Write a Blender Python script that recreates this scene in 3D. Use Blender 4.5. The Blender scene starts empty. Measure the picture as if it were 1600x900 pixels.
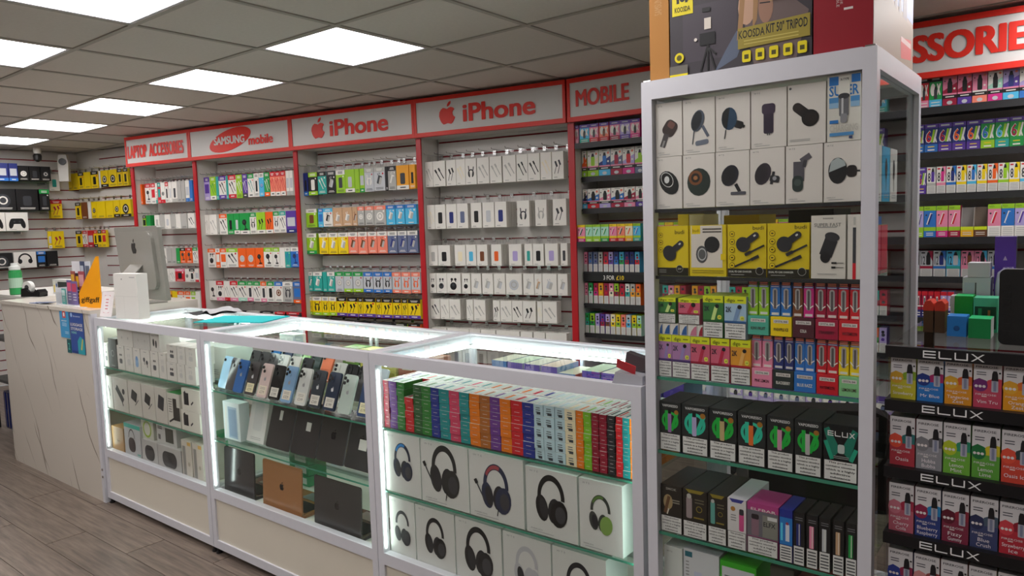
import bpy, math, random
from mathutils import Matrix, Vector
random.seed(11)
SC = bpy.context.scene
COL = SC.collection

# ---------------------------------------------------------------- camera, world, exposure
CZ = 1.45
def set_camera():
    yaw, pitch, roll = math.radians(-38.4138), math.radians(4.9855), math.radians(-1.7803)
    cy, sy, cp, sp = math.cos(yaw), math.sin(yaw), math.cos(pitch), math.sin(pitch)
    fwd = Vector((sy*cp, cy*cp, -sp)); right = Vector((cy, -sy, 0)); up = right.cross(fwd)
    r2 = right*math.cos(roll) + up*math.sin(roll); u2 = up*math.cos(roll) - right*math.sin(roll)
    m = Matrix((r2, u2, -fwd)).transposed().to_4x4(); m.translation = (0, 0, CZ)
    cd = bpy.data.cameras.new('camera'); cd.sensor_width = 36; cd.lens = 36*1144.16/1600; cd.clip_start = .02
    co = bpy.data.objects.new('camera', cd); COL.objects.link(co); co.matrix_world = m
    SC.camera = co
set_camera()
w = bpy.data.worlds.new('world'); SC.world = w; w.use_nodes = True
w.node_tree.nodes['Background'].inputs[0].default_value = (.8, .85, .9, 1)
w.node_tree.nodes['Background'].inputs[1].default_value = .3
SC.view_settings.view_transform = 'Standard'; SC.view_settings.look = 'None'
SC.view_settings.gamma = 1; SC.view_settings.use_curve_mapping = False
SC.view_settings.exposure = 0.45
SC.cycles.transparent_max_bounces = 32
SC.cycles.max_bounces = 10
PANEL_W = 8.0          # ceiling light panel emission
LED_W = 9.0            # display case light strips

# ---------------------------------------------------------------- colours and materials
def lin(h):
    if isinstance(h, tuple): return h
    o = []
    for i in (0, 2, 4):
        c = int(h[i:i+2], 16)/255
        o.append(c/12.92 if c <= .04045 else ((c+.055)/1.055)**2.4)
    return (o[0], o[1], o[2], 1)
PAL = dict(W='e9e6df', G='b4b3ae', K='19191b', D='3b3d42', R='cc1e2c', M='a3143c', O='f0641e', Y='f0d010', L='9acb2a', N='1f9b48',
           T='2fa79c', B='2f74c4', V='26327a', P='5a3a9c', I='e68aa8', C='4fb8e2', S='c3c6ca', Z='7a4526', E='efe4c4', A='f0a520',
           U='b3a4d8', Q='d22c86', X='c8a27e', F='667090', H='a8dcc8', J='f2866e')
CN = dict(W='white', G='grey', K='black', D='dark grey', R='red', M='crimson', O='orange', Y='yellow', L='lime', N='green', T='teal',
          B='blue', V='navy', P='purple', I='pink', C='sky blue', S='silver', Z='brown', E='cream', A='amber', U='lilac', Q='magenta',
          X='tan', F='slate', H='mint', J='salmon')
def P(c): return PAL.get(c, c)

def new_mat(name):
    m = bpy.data.materials.new(name); m.use_nodes = True
    return m, m.node_tree, m.node_tree.nodes['Principled BSDF']
def add_bump(nt, b, scale, strength, dist=.002):
    n = nt.nodes.new('ShaderNodeTexNoise'); n.inputs['Scale'].default_value = scale; n.inputs['Detail'].default_value = 3
    tc = nt.nodes.new('ShaderNodeTexCoord'); nt.links.new(tc.outputs['Object'], n.inputs['Vector'])
    bp = nt.nodes.new('ShaderNodeBump'); bp.inputs['Strength'].default_value = strength; bp.inputs['Distance'].default_value = dist
    nt.links.new(n.outputs['Fac'], bp.inputs['Height']); nt.links.new(bp.outputs['Normal'], b.inputs['Normal'])
    return n
def mat(name, h, rough=.5, metal=0, spec=.5, var=.06, scale=9, bump=.05):
    m, nt, b = new_mat(name)
    c = lin(h); b.inputs['Roughness'].default_value = rough; b.inputs['Metallic'].default_value = metal
    b.inputs['Specular IOR Level'].default_value = spec
    n = add_bump(nt, b, scale, bump)
    r = nt.nodes.new('ShaderNodeMixRGB'); r.inputs[1].default_value = tuple(x*(1-var) for x in c[:3])+(1,)
    r.inputs[2].default_value = tuple(min(1, x*(1+var)) for x in c[:3])+(1,)
    nt.links.new(n.outputs['Fac'], r.inputs[0]); nt.links.new(r.outputs[0], b.inputs['Base Color'])
    return m
def card_mat(name, rough, spec=.4):
    m, nt, b = new_mat(name)
    a = nt.nodes.new('ShaderNodeAttribute'); a.attribute_name = 'Col'
    nt.links.new(a.outputs['Color'], b.inputs['Base Color'])
    b.inputs['Roughness'].default_value = rough; b.inputs['Specular IOR Level'].default_value = spec
    add_bump(nt, b, 40, .03, .001)
    return m
def glass_mat(name, tint, refl=1.0):
    m = bpy.data.materials.new(name); m.use_nodes = True; nt = m.node_tree; nt.nodes.clear()
    o = nt.nodes.new('ShaderNodeOutputMaterial'); t = nt.nodes.new('ShaderNodeBsdfTransparent'); g = nt.nodes.new('ShaderNodeBsdfGlossy')
    t.inputs[0].default_value = lin(tint); g.inputs['Roughness'].default_value = .01
    f = nt.nodes.new('ShaderNodeFresnel'); f.inputs[0].default_value = 1.45
    mu = nt.nodes.new('ShaderNodeMath'); mu.operation = 'MULTIPLY'; mu.inputs[1].default_value = refl
    x = nt.nodes.new('ShaderNodeMixShader')
    gm = nt.nodes.new('ShaderNodeNewGeometry'); iv = nt.nodes.new('ShaderNodeMath'); iv.operation = 'SUBTRACT'; iv.inputs[0].default_value = 1
    m2 = nt.nodes.new('ShaderNodeMath'); m2.operation = 'MULTIPLY'; nt.links.new(gm.outputs['Backfacing'], iv.inputs[1])
    nt.links.new(f.outputs[0], mu.inputs[0]); nt.links.new(mu.outputs[0], m2.inputs[0]); nt.links.new(iv.outputs[0], m2.inputs[1]); nt.links.new(m2.outputs[0], x.inputs[0]); nt.links.new(t.outputs[0], x.inputs[1])
    nt.links.new(g.outputs[0], x.inputs[2]); nt.links.new(x.outputs[0], o.inputs[0])
    return m
def glow_mat(name, h, strength):
    m, nt, b = new_mat(name)
    b.inputs['Base Color'].default_value = (.8, .8, .8, 1)
    b.inputs['Emission Color'].default_value = lin(h); b.inputs['Emission Strength'].default_value = strength
    return m
MT = {}
MT['card'] = card_mat('printed_card', .42)
MT['matt'] = card_mat('matt_print', .7, .25)
MT['shine'] = card_mat('glossy_plastic', .16, .5)
MT['alu'] = mat('white_aluminium', 'cfcfd6', .32, 0, .5, .03, 30, .02)
MT['chrome'] = mat('chrome_wire', 'c8c8c8', .22, 1)
MT['panel'] = mat('cream_laminate', 'd6cfc0', .45, 0, .4, .03, 6, .02)
MT['whitelam'] = mat('white_laminate', 'd9d6d0', .4, 0, .4, .03, 5, .02)
MT['slat'] = mat('slatwall_white', 'd0ccc8', .45, 0, .4, .04, 5, .03)
MT['groove'] = mat('red_groove', '8c1020', .4, 0, .4, .08, 9, .02)
MT['red'] = mat('red_laminate', 'b5121f', .35, 0, .5, .05, 7, .02)
MT['signred'] = mat('sign_red', 'dc2818', .4, 0, .4, .05, 7, .01)
MT['signwhite'] = mat('sign_white', 'cfcdcb', .4, 0, .4, .03, 4, .01)
MT['black'] = mat('black_plastic', '141415', .38, 0, .5, .2, 30, .05)
MT['blacklip'] = mat('black_shelf', '1d1d20', .45, 0, .5, .2, 12, .04)
MT['wall'] = mat('painted_wall', 'd6d2cc', .8, 0, .3, .03, 3, .05)
MT['tile'] = mat('ceiling_tile', 'd2cdc6', .95, 0, .1, .06, 60, .25)
MT['tbar'] = mat('ceiling_grid', 'a8a49c', .55, 0, .3, .04, 8, .02)
MT['glass'] = glass_mat('clear_glass', 'fcfdfc', .8)
MT['shelfglass'] = glass_mat('shelf_glass', 'f0faf5', .9)
MT['edge'] = mat('glass_edge', '3f8a72', .15, 0, .6, .1, 8, 0)
MT['acrylic'] = glass_mat('acrylic', 'fafafa', .8)
MT['led'] = glow_mat('led_strip', 'ecfff6', LED_W)
MT['panel_light'] = glow_mat('light_panel', 'fdf9f8', PANEL_W)
MT['silver'] = mat('brushed_silver', 'b9bbbd', .3, .85, .5, .04, 40, .02)

# ---------------------------------------------------------------- mesh builder (colour per face)
class MB:
    def __init__(s): s.v = []; s.f = []; s.c = []
    def poly(s, pts, col='W'):
        n = len(s.v); s.v += [tuple(p) for p in pts]; s.f.append(tuple(range(n, n+len(pts)))); s.c.append(P(col)); return s
    def mesh(s, vs, fs, col='W'):
        n = len(s.v); s.v += [tuple(p) for p in vs]
        for f in fs: s.f.append(tuple(i+n for i in f)); s.c.append(P(col))
        return s
    def box(s, x0, x1, y0, y1, z0, z1, col='W', cols=None):
        # cols: dict with f(ront) b(ack) l r t u(nder)
        vs = [(x0,y0,z0),(x1,y0,z0),(x1,y1,z0),(x0,y1,z0),(x0,y0,z1),(x1,y0,z1),(x1,y1,z1),(x0,y1,z1)]
        fs = {'u':(3,2,1,0),'t':(4,5,6,7),'f':(0,1,5,4),'r':(1,2,6,5),'b':(2,3,7,6),'l':(3,0,4,7)}
        n = len(s.v); s.v += vs
        for k, f in fs.items():
            s.f.append(tuple(i+n for i in f)); s.c.append(P((cols or {}).get(k, col)))
        return s
    def tube(s, pts, r, col='K', n=8, cap=True):
        pts = [Vector(p) for p in pts]; rings = []
        for i, p in enumerate(pts):
            d = (pts[min(i+1, len(pts)-1)] - pts[max(i-1, 0)]).normalized()
            a = d.orthogonal().normalized() if i == 0 else (prev - d*prev.dot(d)).normalized()
            prev = a; b = d.cross(a); rr = r[i] if isinstance(r, (list, tuple)) else r
            rings.append([p + a*math.cos(t*2*math.pi/n)*rr + b*math.sin(t*2*math.pi/n)*rr for t in range(n)])
        k = len(s.v)
        for ring in rings: s.v += [tuple(q) for q in ring]
        for i in range(len(rings)-1):
            for t in range(n):
                u = (t+1) % n; s.f.append((k+i*n+t, k+i*n+u, k+(i+1)*n+u, k+(i+1)*n+t)); s.c.append(P(col))
        if cap:
            s.f.append(tuple(k+t for t in reversed(range(n)))); s.c.append(P(col))
            s.f.append(tuple(k+(len(rings)-1)*n+t for t in range(n))); s.c.append(P(col))
        return s
    def lathe(s, prof, cx=0, cy=0, col='W', n=20, cols=None):
        k = len(s.v)
        for r, z in prof:
            s.v += [(cx+r*math.cos(t*2*math.pi/n), cy+r*math.sin(t*2*math.pi/n), z) for t in range(n)]
        for i in range(len(prof)-1):
            for t in range(n):
                u = (t+1) % n; s.f.append((k+i*n+t, k+i*n+u, k+(i+1)*n+u, k+(i+1)*n+t)); s.c.append(P(cols[i] if cols else col))
        s.f.append(tuple(k+t for t in reversed(range(n)))); s.c.append(P(cols[0] if cols else col))
        s.f.append(tuple(k+(len(prof)-1)*n+t for t in range(n))); s.c.append(P(cols[-1] if cols else col))
        return s
    def prism(s, outline, y0, y1, col='W', side=None):
        # outline in (x, z), extruded along y
        n = len(outline); k = len(s.v)
        s.v += [(x, y0, z) for x, z in outline] + [(x, y1, z) for x, z in outline]
        s.f.append(tuple(range(k, k+n))); s.c.append(P(col))
        s.f.append(tuple(range(k+2*n-1, k+n-1, -1))); s.c.append(P(side or col))
        for i in range(n):
            j = (i+1) % n; s.f.append((k+j, k+i, k+n+i, k+n+j)); s.c.append(P(side or col))
        return s
    def data(s, name, m):
        me = bpy.data.meshes.new(name); me.from_pydata(s.v, [], s.f)
        if m in ('card', 'matt', 'shine'):
            at = me.color_attributes.new('Col', 'FLOAT_COLOR', 'CORNER'); buf = []
            cache = {}
            for f, c in zip(s.f, s.c):
                q = cache.get(c)
                if q is None: q = cache[c] = lin(c)
                buf += list(q)*len(f)
            at.data.foreach_set('color', buf)
        me.materials.append(MT[m]); me.update(); return me
    def build(s, name, m, parent=None, loc=None, rz=0, rx=0, smooth=False):
        me = s.data(name, m)
        if smooth: me.polygons.foreach_set('use_smooth', [True]*len(me.polygons))
        return link(name, me, parent, loc, rz, rx)
def link(name, me, parent=None, loc=None, rz=0, rx=0):
    o = bpy.data.objects.new(name, me); COL.objects.link(o)
    if parent: o.parent = parent
    if loc: o.location = loc
    if rz or rx: o.rotation_euler = (rx, 0, rz)
    return o
def empty(name, loc=(0,0,0), rz=0):
    o = bpy.data.objects.new(name, None); COL.objects.link(o); o.location = loc; o.rotation_euler = (0, 0, rz); o.empty_display_size = .05
    return o
def tag(o, label, cat, group=None):
    o['label'] = label; o['category'] = cat
    if group: o['group'] = group
    return o
def struct(o): o['kind'] = 'structure'; return o
def boxpart(name, m, parent, x0, x1, y0, y1, z0, z1, col='W', cols=None):
    return MB().box(x0, x1, y0, y1, z0, z1, col, cols).build(name, m, parent)
ORD = ['first','second','third','fourth','fifth','sixth','seventh','eighth','ninth','tenth','eleventh','twelfth','thirteenth',
       'fourteenth','fifteenth','sixteenth','seventeenth','eighteenth','nineteenth','twentieth'] + ['%dth' % i for i in range(21, 60)]

# ---------------------------------------------------------------- lettering
_TX = {}
def glyphs(t, bold=False, res=2):
    k = (t, bold, res)
    if k in _TX: return _TX[k]
    cu = bpy.data.curves.new('t', 'FONT'); cu.body = t; cu.size = 1; cu.resolution_u = res
    if bold: cu.offset = .018
    ob = bpy.data.objects.new('t', cu); COL.objects.link(ob)
    dg = bpy.context.evaluated_depsgraph_get(); me = ob.evaluated_get(dg).to_mesh()
    vs = [(v.co.x, v.co.y) for v in me.vertices]; fs = [tuple(p.vertices) for p in me.polygons]
    bpy.data.objects.remove(ob); bpy.data.curves.remove(cu)
    x0 = min(v[0] for v in vs); x1 = max(v[0] for v in vs)
    y0 = min(v[1] for v in vs); y1 = max(v[1] for v in vs)
    _TX[k] = (vs, fs, x0, x1, y0, y1); return _TX[k]

class Face:
    """draws flat print on one face of a box: unit coordinates, x right, z up"""
    def __init__(s, mb, w, h, fn=None, y=0.0):
        s.mb = mb; s.w = w; s.h = h; s.L = 0
        s.fn = fn or (lambda x, z, e: (-w/2+x*w, y-e, z*h))
    def _e(s): s.L += 1; return .0003+.0001*s.L
    def poly(s, pts, col):
        e = s._e(); s.mb.poly([s.fn(x, z, e) for x, z in pts], col)
    def rect(s, x0, z0, x1, z1, col): s.poly([(x0,z0),(x1,z0),(x1,z1),(x0,z1)], col)
    def ell(s, cx, cz, rx, col, rz=None, n=16, rot=0):
        rz = rx*s.w/s.h if rz is None else rz; k = s.h/s.w; a = math.radians(rot)
        pts = []
        for i in range(n):
            t = 2*math.pi*i/n; x = rx*math.cos(t); z = rz*math.sin(t)*k
            pts.append((cx+x*math.cos(a)-z*math.sin(a), cz+(x*math.sin(a)+z*math.cos(a))/k))
        s.poly(pts, col)
    def arc(s, cx, cz, r0, r1, a0, a1, col, n=14, zs=1.0):
        k = s.w/s.h; e = s._e(); vs = []; fs = []
        for i in range(n+1):
            t = math.radians(a0+(a1-a0)*i/n)
            for r in (r0, r1): vs.append(s.fn(cx+r*math.cos(t), cz+r*math.sin(t)*k*zs, e))
        for i in range(n): fs.append((2*i, 2*i+1, 2*i+3, 2*i+2))
        s.mb.mesh(vs, fs, col)
    def line(s, x0, z0, x1, z1, t, col):
        k = s.h/s.w; dx = x1-x0; dz = (z1-z0)*k; l = math.hypot(dx, dz) or 1; nx = -dz/l*t/2; nz = dx/l*t/2/k
        s.poly([(x0+nx,z0+nz),(x0-nx,z0-nz),(x1-nx,z1-nz),(x1+nx,z1+nz)], col)
    def rrect(s, cx, cz, w, h, col, rot=0, r=.3, n=4):
        k = s.h/s.w; h2 = h*k; rr = r*min(w, h2); a = math.radians(rot); pts = []
        for q, (sx, sz) in enumerate(((1,1),(-1,1),(-1,-1),(1,-1))):
            for i in range(n+1):
                t = math.radians(90*q+90*i/n)
                x = sx*(w/2-rr)+rr*math.cos(t); z = sz*(h2/2-rr)+rr*math.sin(t)
                pts.append((cx+x*math.cos(a)-z*math.sin(a), cz+(x*math.sin(a)+z*math.cos(a))/k))
        s.poly(pts, col)
    def text(s, t, cx, cz, h, col, w=None, bold=False, align='c', rot=0):
        # h: text height as a share of the face height; w: fit to this share of the width
        vs, fs, x0, x1, y0, y1 = glyphs(t, bold)
        sz = h/(.72); sx = sz*s.h/s.w
        if w: sx = w/(x1-x0)
        off = {'c': -(x0+x1)/2, 'l': -x0, 'r': -x1}[align]
        e = s._e(); a = math.radians(rot); k = s.h/s.w; o = []
        for x, y in vs:
            px = (x+off)*sx; pz = (y-.36)*sz
            if rot: px, pz = px*math.cos(a)-pz*k*math.sin(a), (px*math.sin(a)/k+pz*math.cos(a))
            o.append(s.fn(cx+px, cz+pz, e))
        s.mb.mesh(o, fs, col)
    def lines(s, x0, x1, z0, z1, n, col, t=.45, seed=0):
        rn = random.Random(seed*7+n); st = (z1-z0)/n; vs = []; fs = []; e = s._e()
        for i in range(n):
            z = z1-st*(i+.5); q = rn.uniform(.72, 1)
            m_ = (x0+x1)/2; hw = (x1-x0)/2*q; b = len(vs)
            vs += [s.fn(m_-hw, z-st*t/2, e), s.fn(m_+hw, z-st*t/2, e), s.fn(m_+hw, z+st*t/2, e), s.fn(m_-hw, z+st*t/2, e)]
            fs.append((b, b+1, b+2, b+3))
        s.mb.mesh(vs, fs, col)
    def warn(s, x0, z0, x1, z1, real=True):
        s.rect(x0, z0, x1, z1, 'K'); q = .02; qz = q*s.w/s.h
        s.rect(x0+q, z0+qz, x1-q, z1-qz, 'dddcda')
        ls = ['This product', 'contains nicotine', 'which is a highly', 'addictive', 'substance']
        st = (z1-z0)*.9/5
        if not real: s.lines(x0+.08, x1-.08, z0+.1*(z1-z0), z1-.08*(z1-z0), 5, '55565a'); return
        for i, t in enumerate(ls):
            s.text(t, (x0+x1)/2, z1-st*(i+.62), st*.52, '222226', w=(x1-x0)*(.30+.034*len(t)), bold=True)

# ================================================================ ROOM
CH = 2.347
XL, XR, YF = -8.5, 2.4, -3.4
A1, Y1 = math.atan(.177), 4.336
A2, Y2 = math.atan(.053), 4.017
def W1(u, d): return (u*math.cos(A1)-d*math.sin(A1), Y1+u*math.sin(A1)+d*math.cos(A1))
def W2(u, d): return (u*math.cos(A2)-d*math.sin(A2), Y2+u*math.sin(A2)+d*math.cos(A2))

def floor_mat():
    m, nt, b = new_mat('vinyl_plank')
    tc = nt.nodes.new('ShaderNodeTexCoord'); mp = nt.nodes.new('ShaderNodeMapping'); mp.inputs['Scale'].default_value = (1.6, 22, 1)
    n = nt.nodes.new('ShaderNodeTexNoise'); n.inputs['Scale'].default_value = 2.2; n.inputs['Detail'].default_value = 7; n.inputs['Roughness'].default_value = .62
    oi = nt.nodes.new('ShaderNodeObjectInfo'); ad = nt.nodes.new('ShaderNodeVectorMath'); ad.operation = 'ADD'
    sc = nt.nodes.new('ShaderNodeVectorMath'); sc.operation = 'SCALE'; sc.inputs['Scale'].default_value = 37
    cb = nt.nodes.new('ShaderNodeCombineXYZ')
    nt.links.new(oi.outputs['Random'], cb.inputs[0]); nt.links.new(oi.outputs['Random'], cb.inputs[1])
    nt.links.new(cb.outputs[0], sc.inputs[0]); nt.links.new(tc.outputs['Object'], ad.inputs[0]); nt.links.new(sc.outputs[0], ad.inputs[1])
    nt.links.new(ad.outputs[0], mp.inputs[0]); nt.links.new(mp.outputs[0], n.inputs['Vector'])
    r = nt.nodes.new('ShaderNodeValToRGB'); r.color_ramp.elements[0].position = .3; r.color_ramp.elements[1].position = .72
    r.color_ramp.elements[0].color = lin('51463f'); r.color_ramp.elements[1].color = lin('8b7c70')
    nt.links.new(n.outputs['Fac'], r.inputs[0])
    hv = nt.nodes.new('ShaderNodeHueSaturation'); mr = nt.nodes.new('ShaderNodeMapRange'); mr.inputs[3].default_value = .92; mr.inputs[4].default_value = 1.08
    nt.links.new(oi.outputs['Random'], mr.inputs[0]); nt.links.new(mr.outputs[0], hv.inputs['Value']); nt.links.new(r.outputs[0], hv.inputs['Color'])
    nt.links.new(hv.outputs[0], b.inputs['Base Color']); b.inputs['Roughness'].default_value = .42
    bp = nt.nodes.new('ShaderNodeBump'); bp.inputs['Strength'].default_value = .08; nt.links.new(n.outputs['Fac'], bp.inputs['Height']); nt.links.new(bp.outputs[0], b.inputs['Normal'])
    return m
MT['floor'] = floor_mat()
def marble_mat():
    m, nt, b = new_mat('white_marble')
    tc = nt.nodes.new('ShaderNodeTexCoord'); col = None
    for k, (sc, rot, dk, ph, thr, dist) in enumerate(((.85, 28, '80766b', .3, .46, 5.0), (1.15, 33, '978d82', 2.1, .50, 6.0), (.7, 24, '9d948a', 4.4, .48, 7.0))):
        mp = nt.nodes.new('ShaderNodeMapping'); mp.inputs['Rotation'].default_value = (0, math.radians(rot), 0); mp.inputs['Location'].default_value = (ph, ph*.3, ph*.7)
        nt.links.new(tc.outputs['Object'], mp.inputs[0])
        wv = nt.nodes.new('ShaderNodeTexWave'); wv.wave_type = 'BANDS'; wv.bands_direction = 'X'; wv.inputs['Scale'].default_value = sc; wv.inputs['Distortion'].default_value = dist
        wv.inputs['Detail'].default_value = 4; wv.inputs['Detail Scale'].default_value = .7; wv.inputs['Detail Roughness'].default_value = .55
        n = nt.nodes.new('ShaderNodeTexNoise'); n.inputs['Scale'].default_value = 2.3; n.inputs['Detail'].default_value = 2
        nt.links.new(mp.outputs[0], wv.inputs['Vector']); nt.links.new(mp.outputs[0], n.inputs['Vector'])
        r = nt.nodes.new('ShaderNodeMapRange'); r.inputs[1].default_value = .9965; r.inputs[2].default_value = 1.0; nt.links.new(wv.outputs['Fac'], r.inputs[0])
        r2 = nt.nodes.new('ShaderNodeMapRange'); r2.inputs[1].default_value = thr; r2.inputs[2].default_value = thr+.12; nt.links.new(n.outputs['Fac'], r2.inputs[0])
        mu = nt.nodes.new('ShaderNodeMath'); mu.operation = 'MULTIPLY'; nt.links.new(r.outputs[0], mu.inputs[0]); nt.links.new(r2.outputs[0], mu.inputs[1])
        mx = nt.nodes.new('ShaderNodeMixRGB'); mx.inputs[1].default_value = lin('cfc8bd'); mx.inputs[2].default_value = lin(dk)
        if col: nt.links.new(col, mx.inputs[1])
        nt.links.new(mu.outputs[0], mx.inputs[0]); col = mx.outputs[0]
    nt.links.new(col, b.inputs['Base Color']); b.inputs['Roughness'].default_value = .25
    return m
MT['marble'] = marble_mat()

floor = struct(boxpart('floor', 'floor', None, XL, XR, YF, 5.2, -.12, -.004))
pl = MB().box(0, 1.196, 0, .177, -.004, 0).data('plank', 'floor')
for r in range(11):
    for c in range(6):
        x = -7.3+c*1.2+(.43*r % 1.2); y = -.2+r*.18
        link('plank', pl, floor, (x, min(y, 1.9), 0))
ceiling = struct(boxpart('ceiling', 'wall', None, XL-.2, XR, YF, 5.2, CH+.06, CH+.12))
GX, GY = -2.6401, 1.5362
LIGHTS = [(i, 1) for i in (0, 2, 4, 6, 8)] + [(-5, 1), (-7, 1), (-5, 3)] + [(i, -1) for i in (-3, 0, 2, 4)] + [(i, -3) for i in (-5, -2, 0, 2)] + [(i, -5) for i in (-1, 2, 5)]  # unseen panels at the right are added to brighten shelves and cabinet fronts
tl = MB().box(.012, .588, .012, .588, 0, .015).data('tile', 'tile')
bx = MB().box(XL-.2, XR, -.012, .012, -.004, .002).data('grid_bar', 'tbar')
by = MB().box(-.012, .012, YF, 5.0, -.0035, .0025).data('grid_bar', 'tbar')
for i in range(-8, 11):
    link('grid_bar', by, ceiling, (GX-.6*i, 0, CH))
    for j in range(-8, 6):
        x, y = GX-.6*(i+1), GY+.6*j
        if (i, j) in LIGHTS or x+.6 < XL or x > XR or y+.6 < YF: continue
        link('tile', tl, ceiling, (x, y, CH+.002))
for j in range(-8, 6): link('grid_bar', bx, ceiling, (0, GY+.6*j, CH))
fr = MB()
for a in ((.012, .588, .012, .026), (.012, .588, .574, .588), (.012, .026, .026, .574), (.574, .588, .026, .574)): fr.box(*a, -.002, .05)
frd = fr.data('frame', 'alu'); dfd = MB().box(.026, .574, .026, .574, .004, .012).data('diffuser', 'panel_light')
RN = {3: 'added unseen near the vape shelves', 1: 'in the row beside the sign wall', -1: 'in the row over the shop floor', -3: 'in the row near the entrance', -5: 'in the last row by the entrance'}
for k, (i, j) in enumerate(LIGHTS):
    e = empty('ceiling_light', (GX-.6*(i+1), GY+.6*j, CH)); n = len([1 for a in LIGHTS[:k] if a[1] == j])
    link('frame', frd, e); link('diffuser', dfd, e)
    tag(e, 'square white glowing ceiling panel, %s from the right %s' % (ORD[n], RN[j]), 'ceiling light', 'ceiling light panels')

# walls
def wall(name, x0, x1, y0, y1): return struct(boxpart(name, 'wall', None, x0, x1, y0, y1, 0, CH+.06))
wl = wall('wall_left', XL-.12, XL-.02, YF, 4.2); wr = wall('wall_right', XR, XR+.1, YF, 5.0); wf = wall('wall_front', XL-.12, XR+.1, YF-.1, YF)
wb = struct(MB().box(-9.2, -2.2, .50, .6, 0, CH+.06).build('wall_back', 'wall', None, W1(0, 0)+(0,), A1))
wb2 = struct(MB().box(-2.75, 2.6, .36, .46, 0, CH+.06).build('wall_back_shelves', 'wall', None, W2(0, 0)+(0,), A2))

GROOVES = [.05+.1*k for k in range(24)]
def slats(parent, x0, x1, y, ztop, zlo=.0, face=-1):
    """white boards with red grooves between them, in the parent's frame, facing -y"""
    MB().box(x0, x1, y+.012, y+.02, zlo, ztop).build('groove_strip', 'groove', parent)
    me = MB().box(x0, x1, y, y+.012, .006, .094).data('slat_board', 'slat')
    z = zlo-.05 if zlo == 0 else zlo
    k = 0
    while z < ztop-.02:
        if z+.094 > ztop or z < 0:
            lo, hi = max(z+.006, zlo+.001), min(z+.094, ztop)
            if hi-lo > .01: MB().box(x0, x1, y, y+.012, lo, hi).build('slat_board', 'slat', parent)
        else: link('slat_board', me, parent, (0, 0, z))
        z += .1
# left end wall, faces +x, and the short stretch of wall before the first bay
s = struct(empty('wall_left_slatwall', (XL, 0, 0), math.pi/2)); slats(s, 1.5, 3.44, 0, CH-.01); SLATX = s
s = struct(empty('wall_corner_slatwall', W1(0, 0)+(0,), A1)); slats(s, -8.12, -6.9, .46, CH-.01); SLATW = s

# wall bays
DIV = [-6.925, -6.095, -4.937, -3.773, -2.626]
BAYN = ['laptop accessories', 'oval emblem', 'left fruit emblem', 'right fruit emblem']
ST, SB = 2.327, 2.069
BD = .22
BAYS = []
for k in range(4):
    u0, u1 = DIV[k], DIV[k+1]
    b = empty('slatwall_bay', W1(u0, 0)+(0,), A1); L = u1-u0
    tag(b, 'white slatwall bay with red edges under the %s sign' % BAYN[k], 'wall shelving', 'slatwall bays')
    slats(b, .022, L-.022, BD, 2.22)
    boxpart('side_panel', 'whitelam', b, -.012, .012, .012, BD+.02, 0, 2.2)
    boxpart('edge_strip', 'red', b, -.02, .02, 0, .012, 0, 2.064)
    boxpart('canopy', 'whitelam', b, .014, L-.014, .014, BD-.001, 2.075, 2.095)
    boxpart('base_plinth', 'whitelam', b, .024, L-.024, .02, BD-.001, 0, .12)
    BAYS.append(b)
b = empty('shelf_bay', W2(-2.575, 0)+(0,), A2); L = 4.2
tag(b, 'long shelving bay with black shelves below the mobile accessories sign', 'wall shelving')
slats(b, .02, L, .30, 2.3)
boxpart('side_panel', 'whitelam', b, -.014, .014, .012, .32, 0, 2.2)
boxpart('edge_strip', 'red', b, -.022, .022, 0, .012, 0, 2.064)
MSH = [1.934, 1.73, 1.53, 1.322, 1.128, .925, .733, .413, .2]
for z in MSH:
    fd = .012 if z in (1.934, 1.322) else .09
    q = boxpart('shelf', 'blacklip', b, .016, L, fd, .298, z-.012, z-.001)
    boxpart('shelf_lip', 'blacklip', q, .024, L, fd-.008, fd, z-.03 if z > 1.3 else z-.026, z+.004)
BAY2 = b

# ---- signs
def letters(parent, txt, x0, x1, z0, z1, m='signred', bold=True, name='lettering', y=-.004, cap=True, wk=1.0):
    vs, fs, a0, a1, b0, b1 = glyphs(txt, False, 5); mb = MB(); wt = .0065*(z1-z0)/.12*wk
    if cap: b0, b1 = 0, .73
    sx = (x1-x0)/(a1-a0); sz = (z1-z0)/(b1-b0)
    for k, (q, p) in enumerate(((0, 0), (-1, 0), (1, 0), (-.7, .5), (.7, .5), (-.7, -.5), (.7, -.5)) if bold else ((0, 0),)):
        mb.mesh([(x0+(x-a0)*sx*.97+q*wt, y-.0001*k, z0+(z-b0)*sz*.96+p*wt+.002) for x, z in vs], fs, 'R')
    return mb.build(name, m, parent)
def ellipse(cx, cz, rx, rz, rot=0, n=28):
    a = math.radians(rot)
    return [(cx+rx*math.cos(t)*math.cos(a)-rz*math.sin(t)*math.sin(a), cz+rx*math.cos(t)*math.sin(a)+rz*math.sin(t)*math.cos(a))
            for t in [2*math.pi*i/n for i in range(n)]]
APPLE = [(0,.70),(.10,.76),(.24,.80),(.38,.76),(.47,.66),(.37,.56),(.335,.44),(.36,.30),(.47,.20),(.505,.19),(.44,.04),(.34,-.12),(.24,-.2),
         (.12,-.17),(0,-.14),(-.12,-.17),(-.25,-.2),(-.37,-.09),(-.47,.10),(-.53,.32),(-.50,.54),(-.40,.70),(-.26,.79),(-.11,.75)]
LEAF = [(.0,.84),(.02,.98),(.11,1.1),(.24,1.16),(.23,1.02),(.13,.89)]
def apple(cx, cz, s, sx=1): return [[(cx+x*s*sx, cz+(z-.4)*s) for x, z in q] for q in (APPLE, LEAF)]
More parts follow.
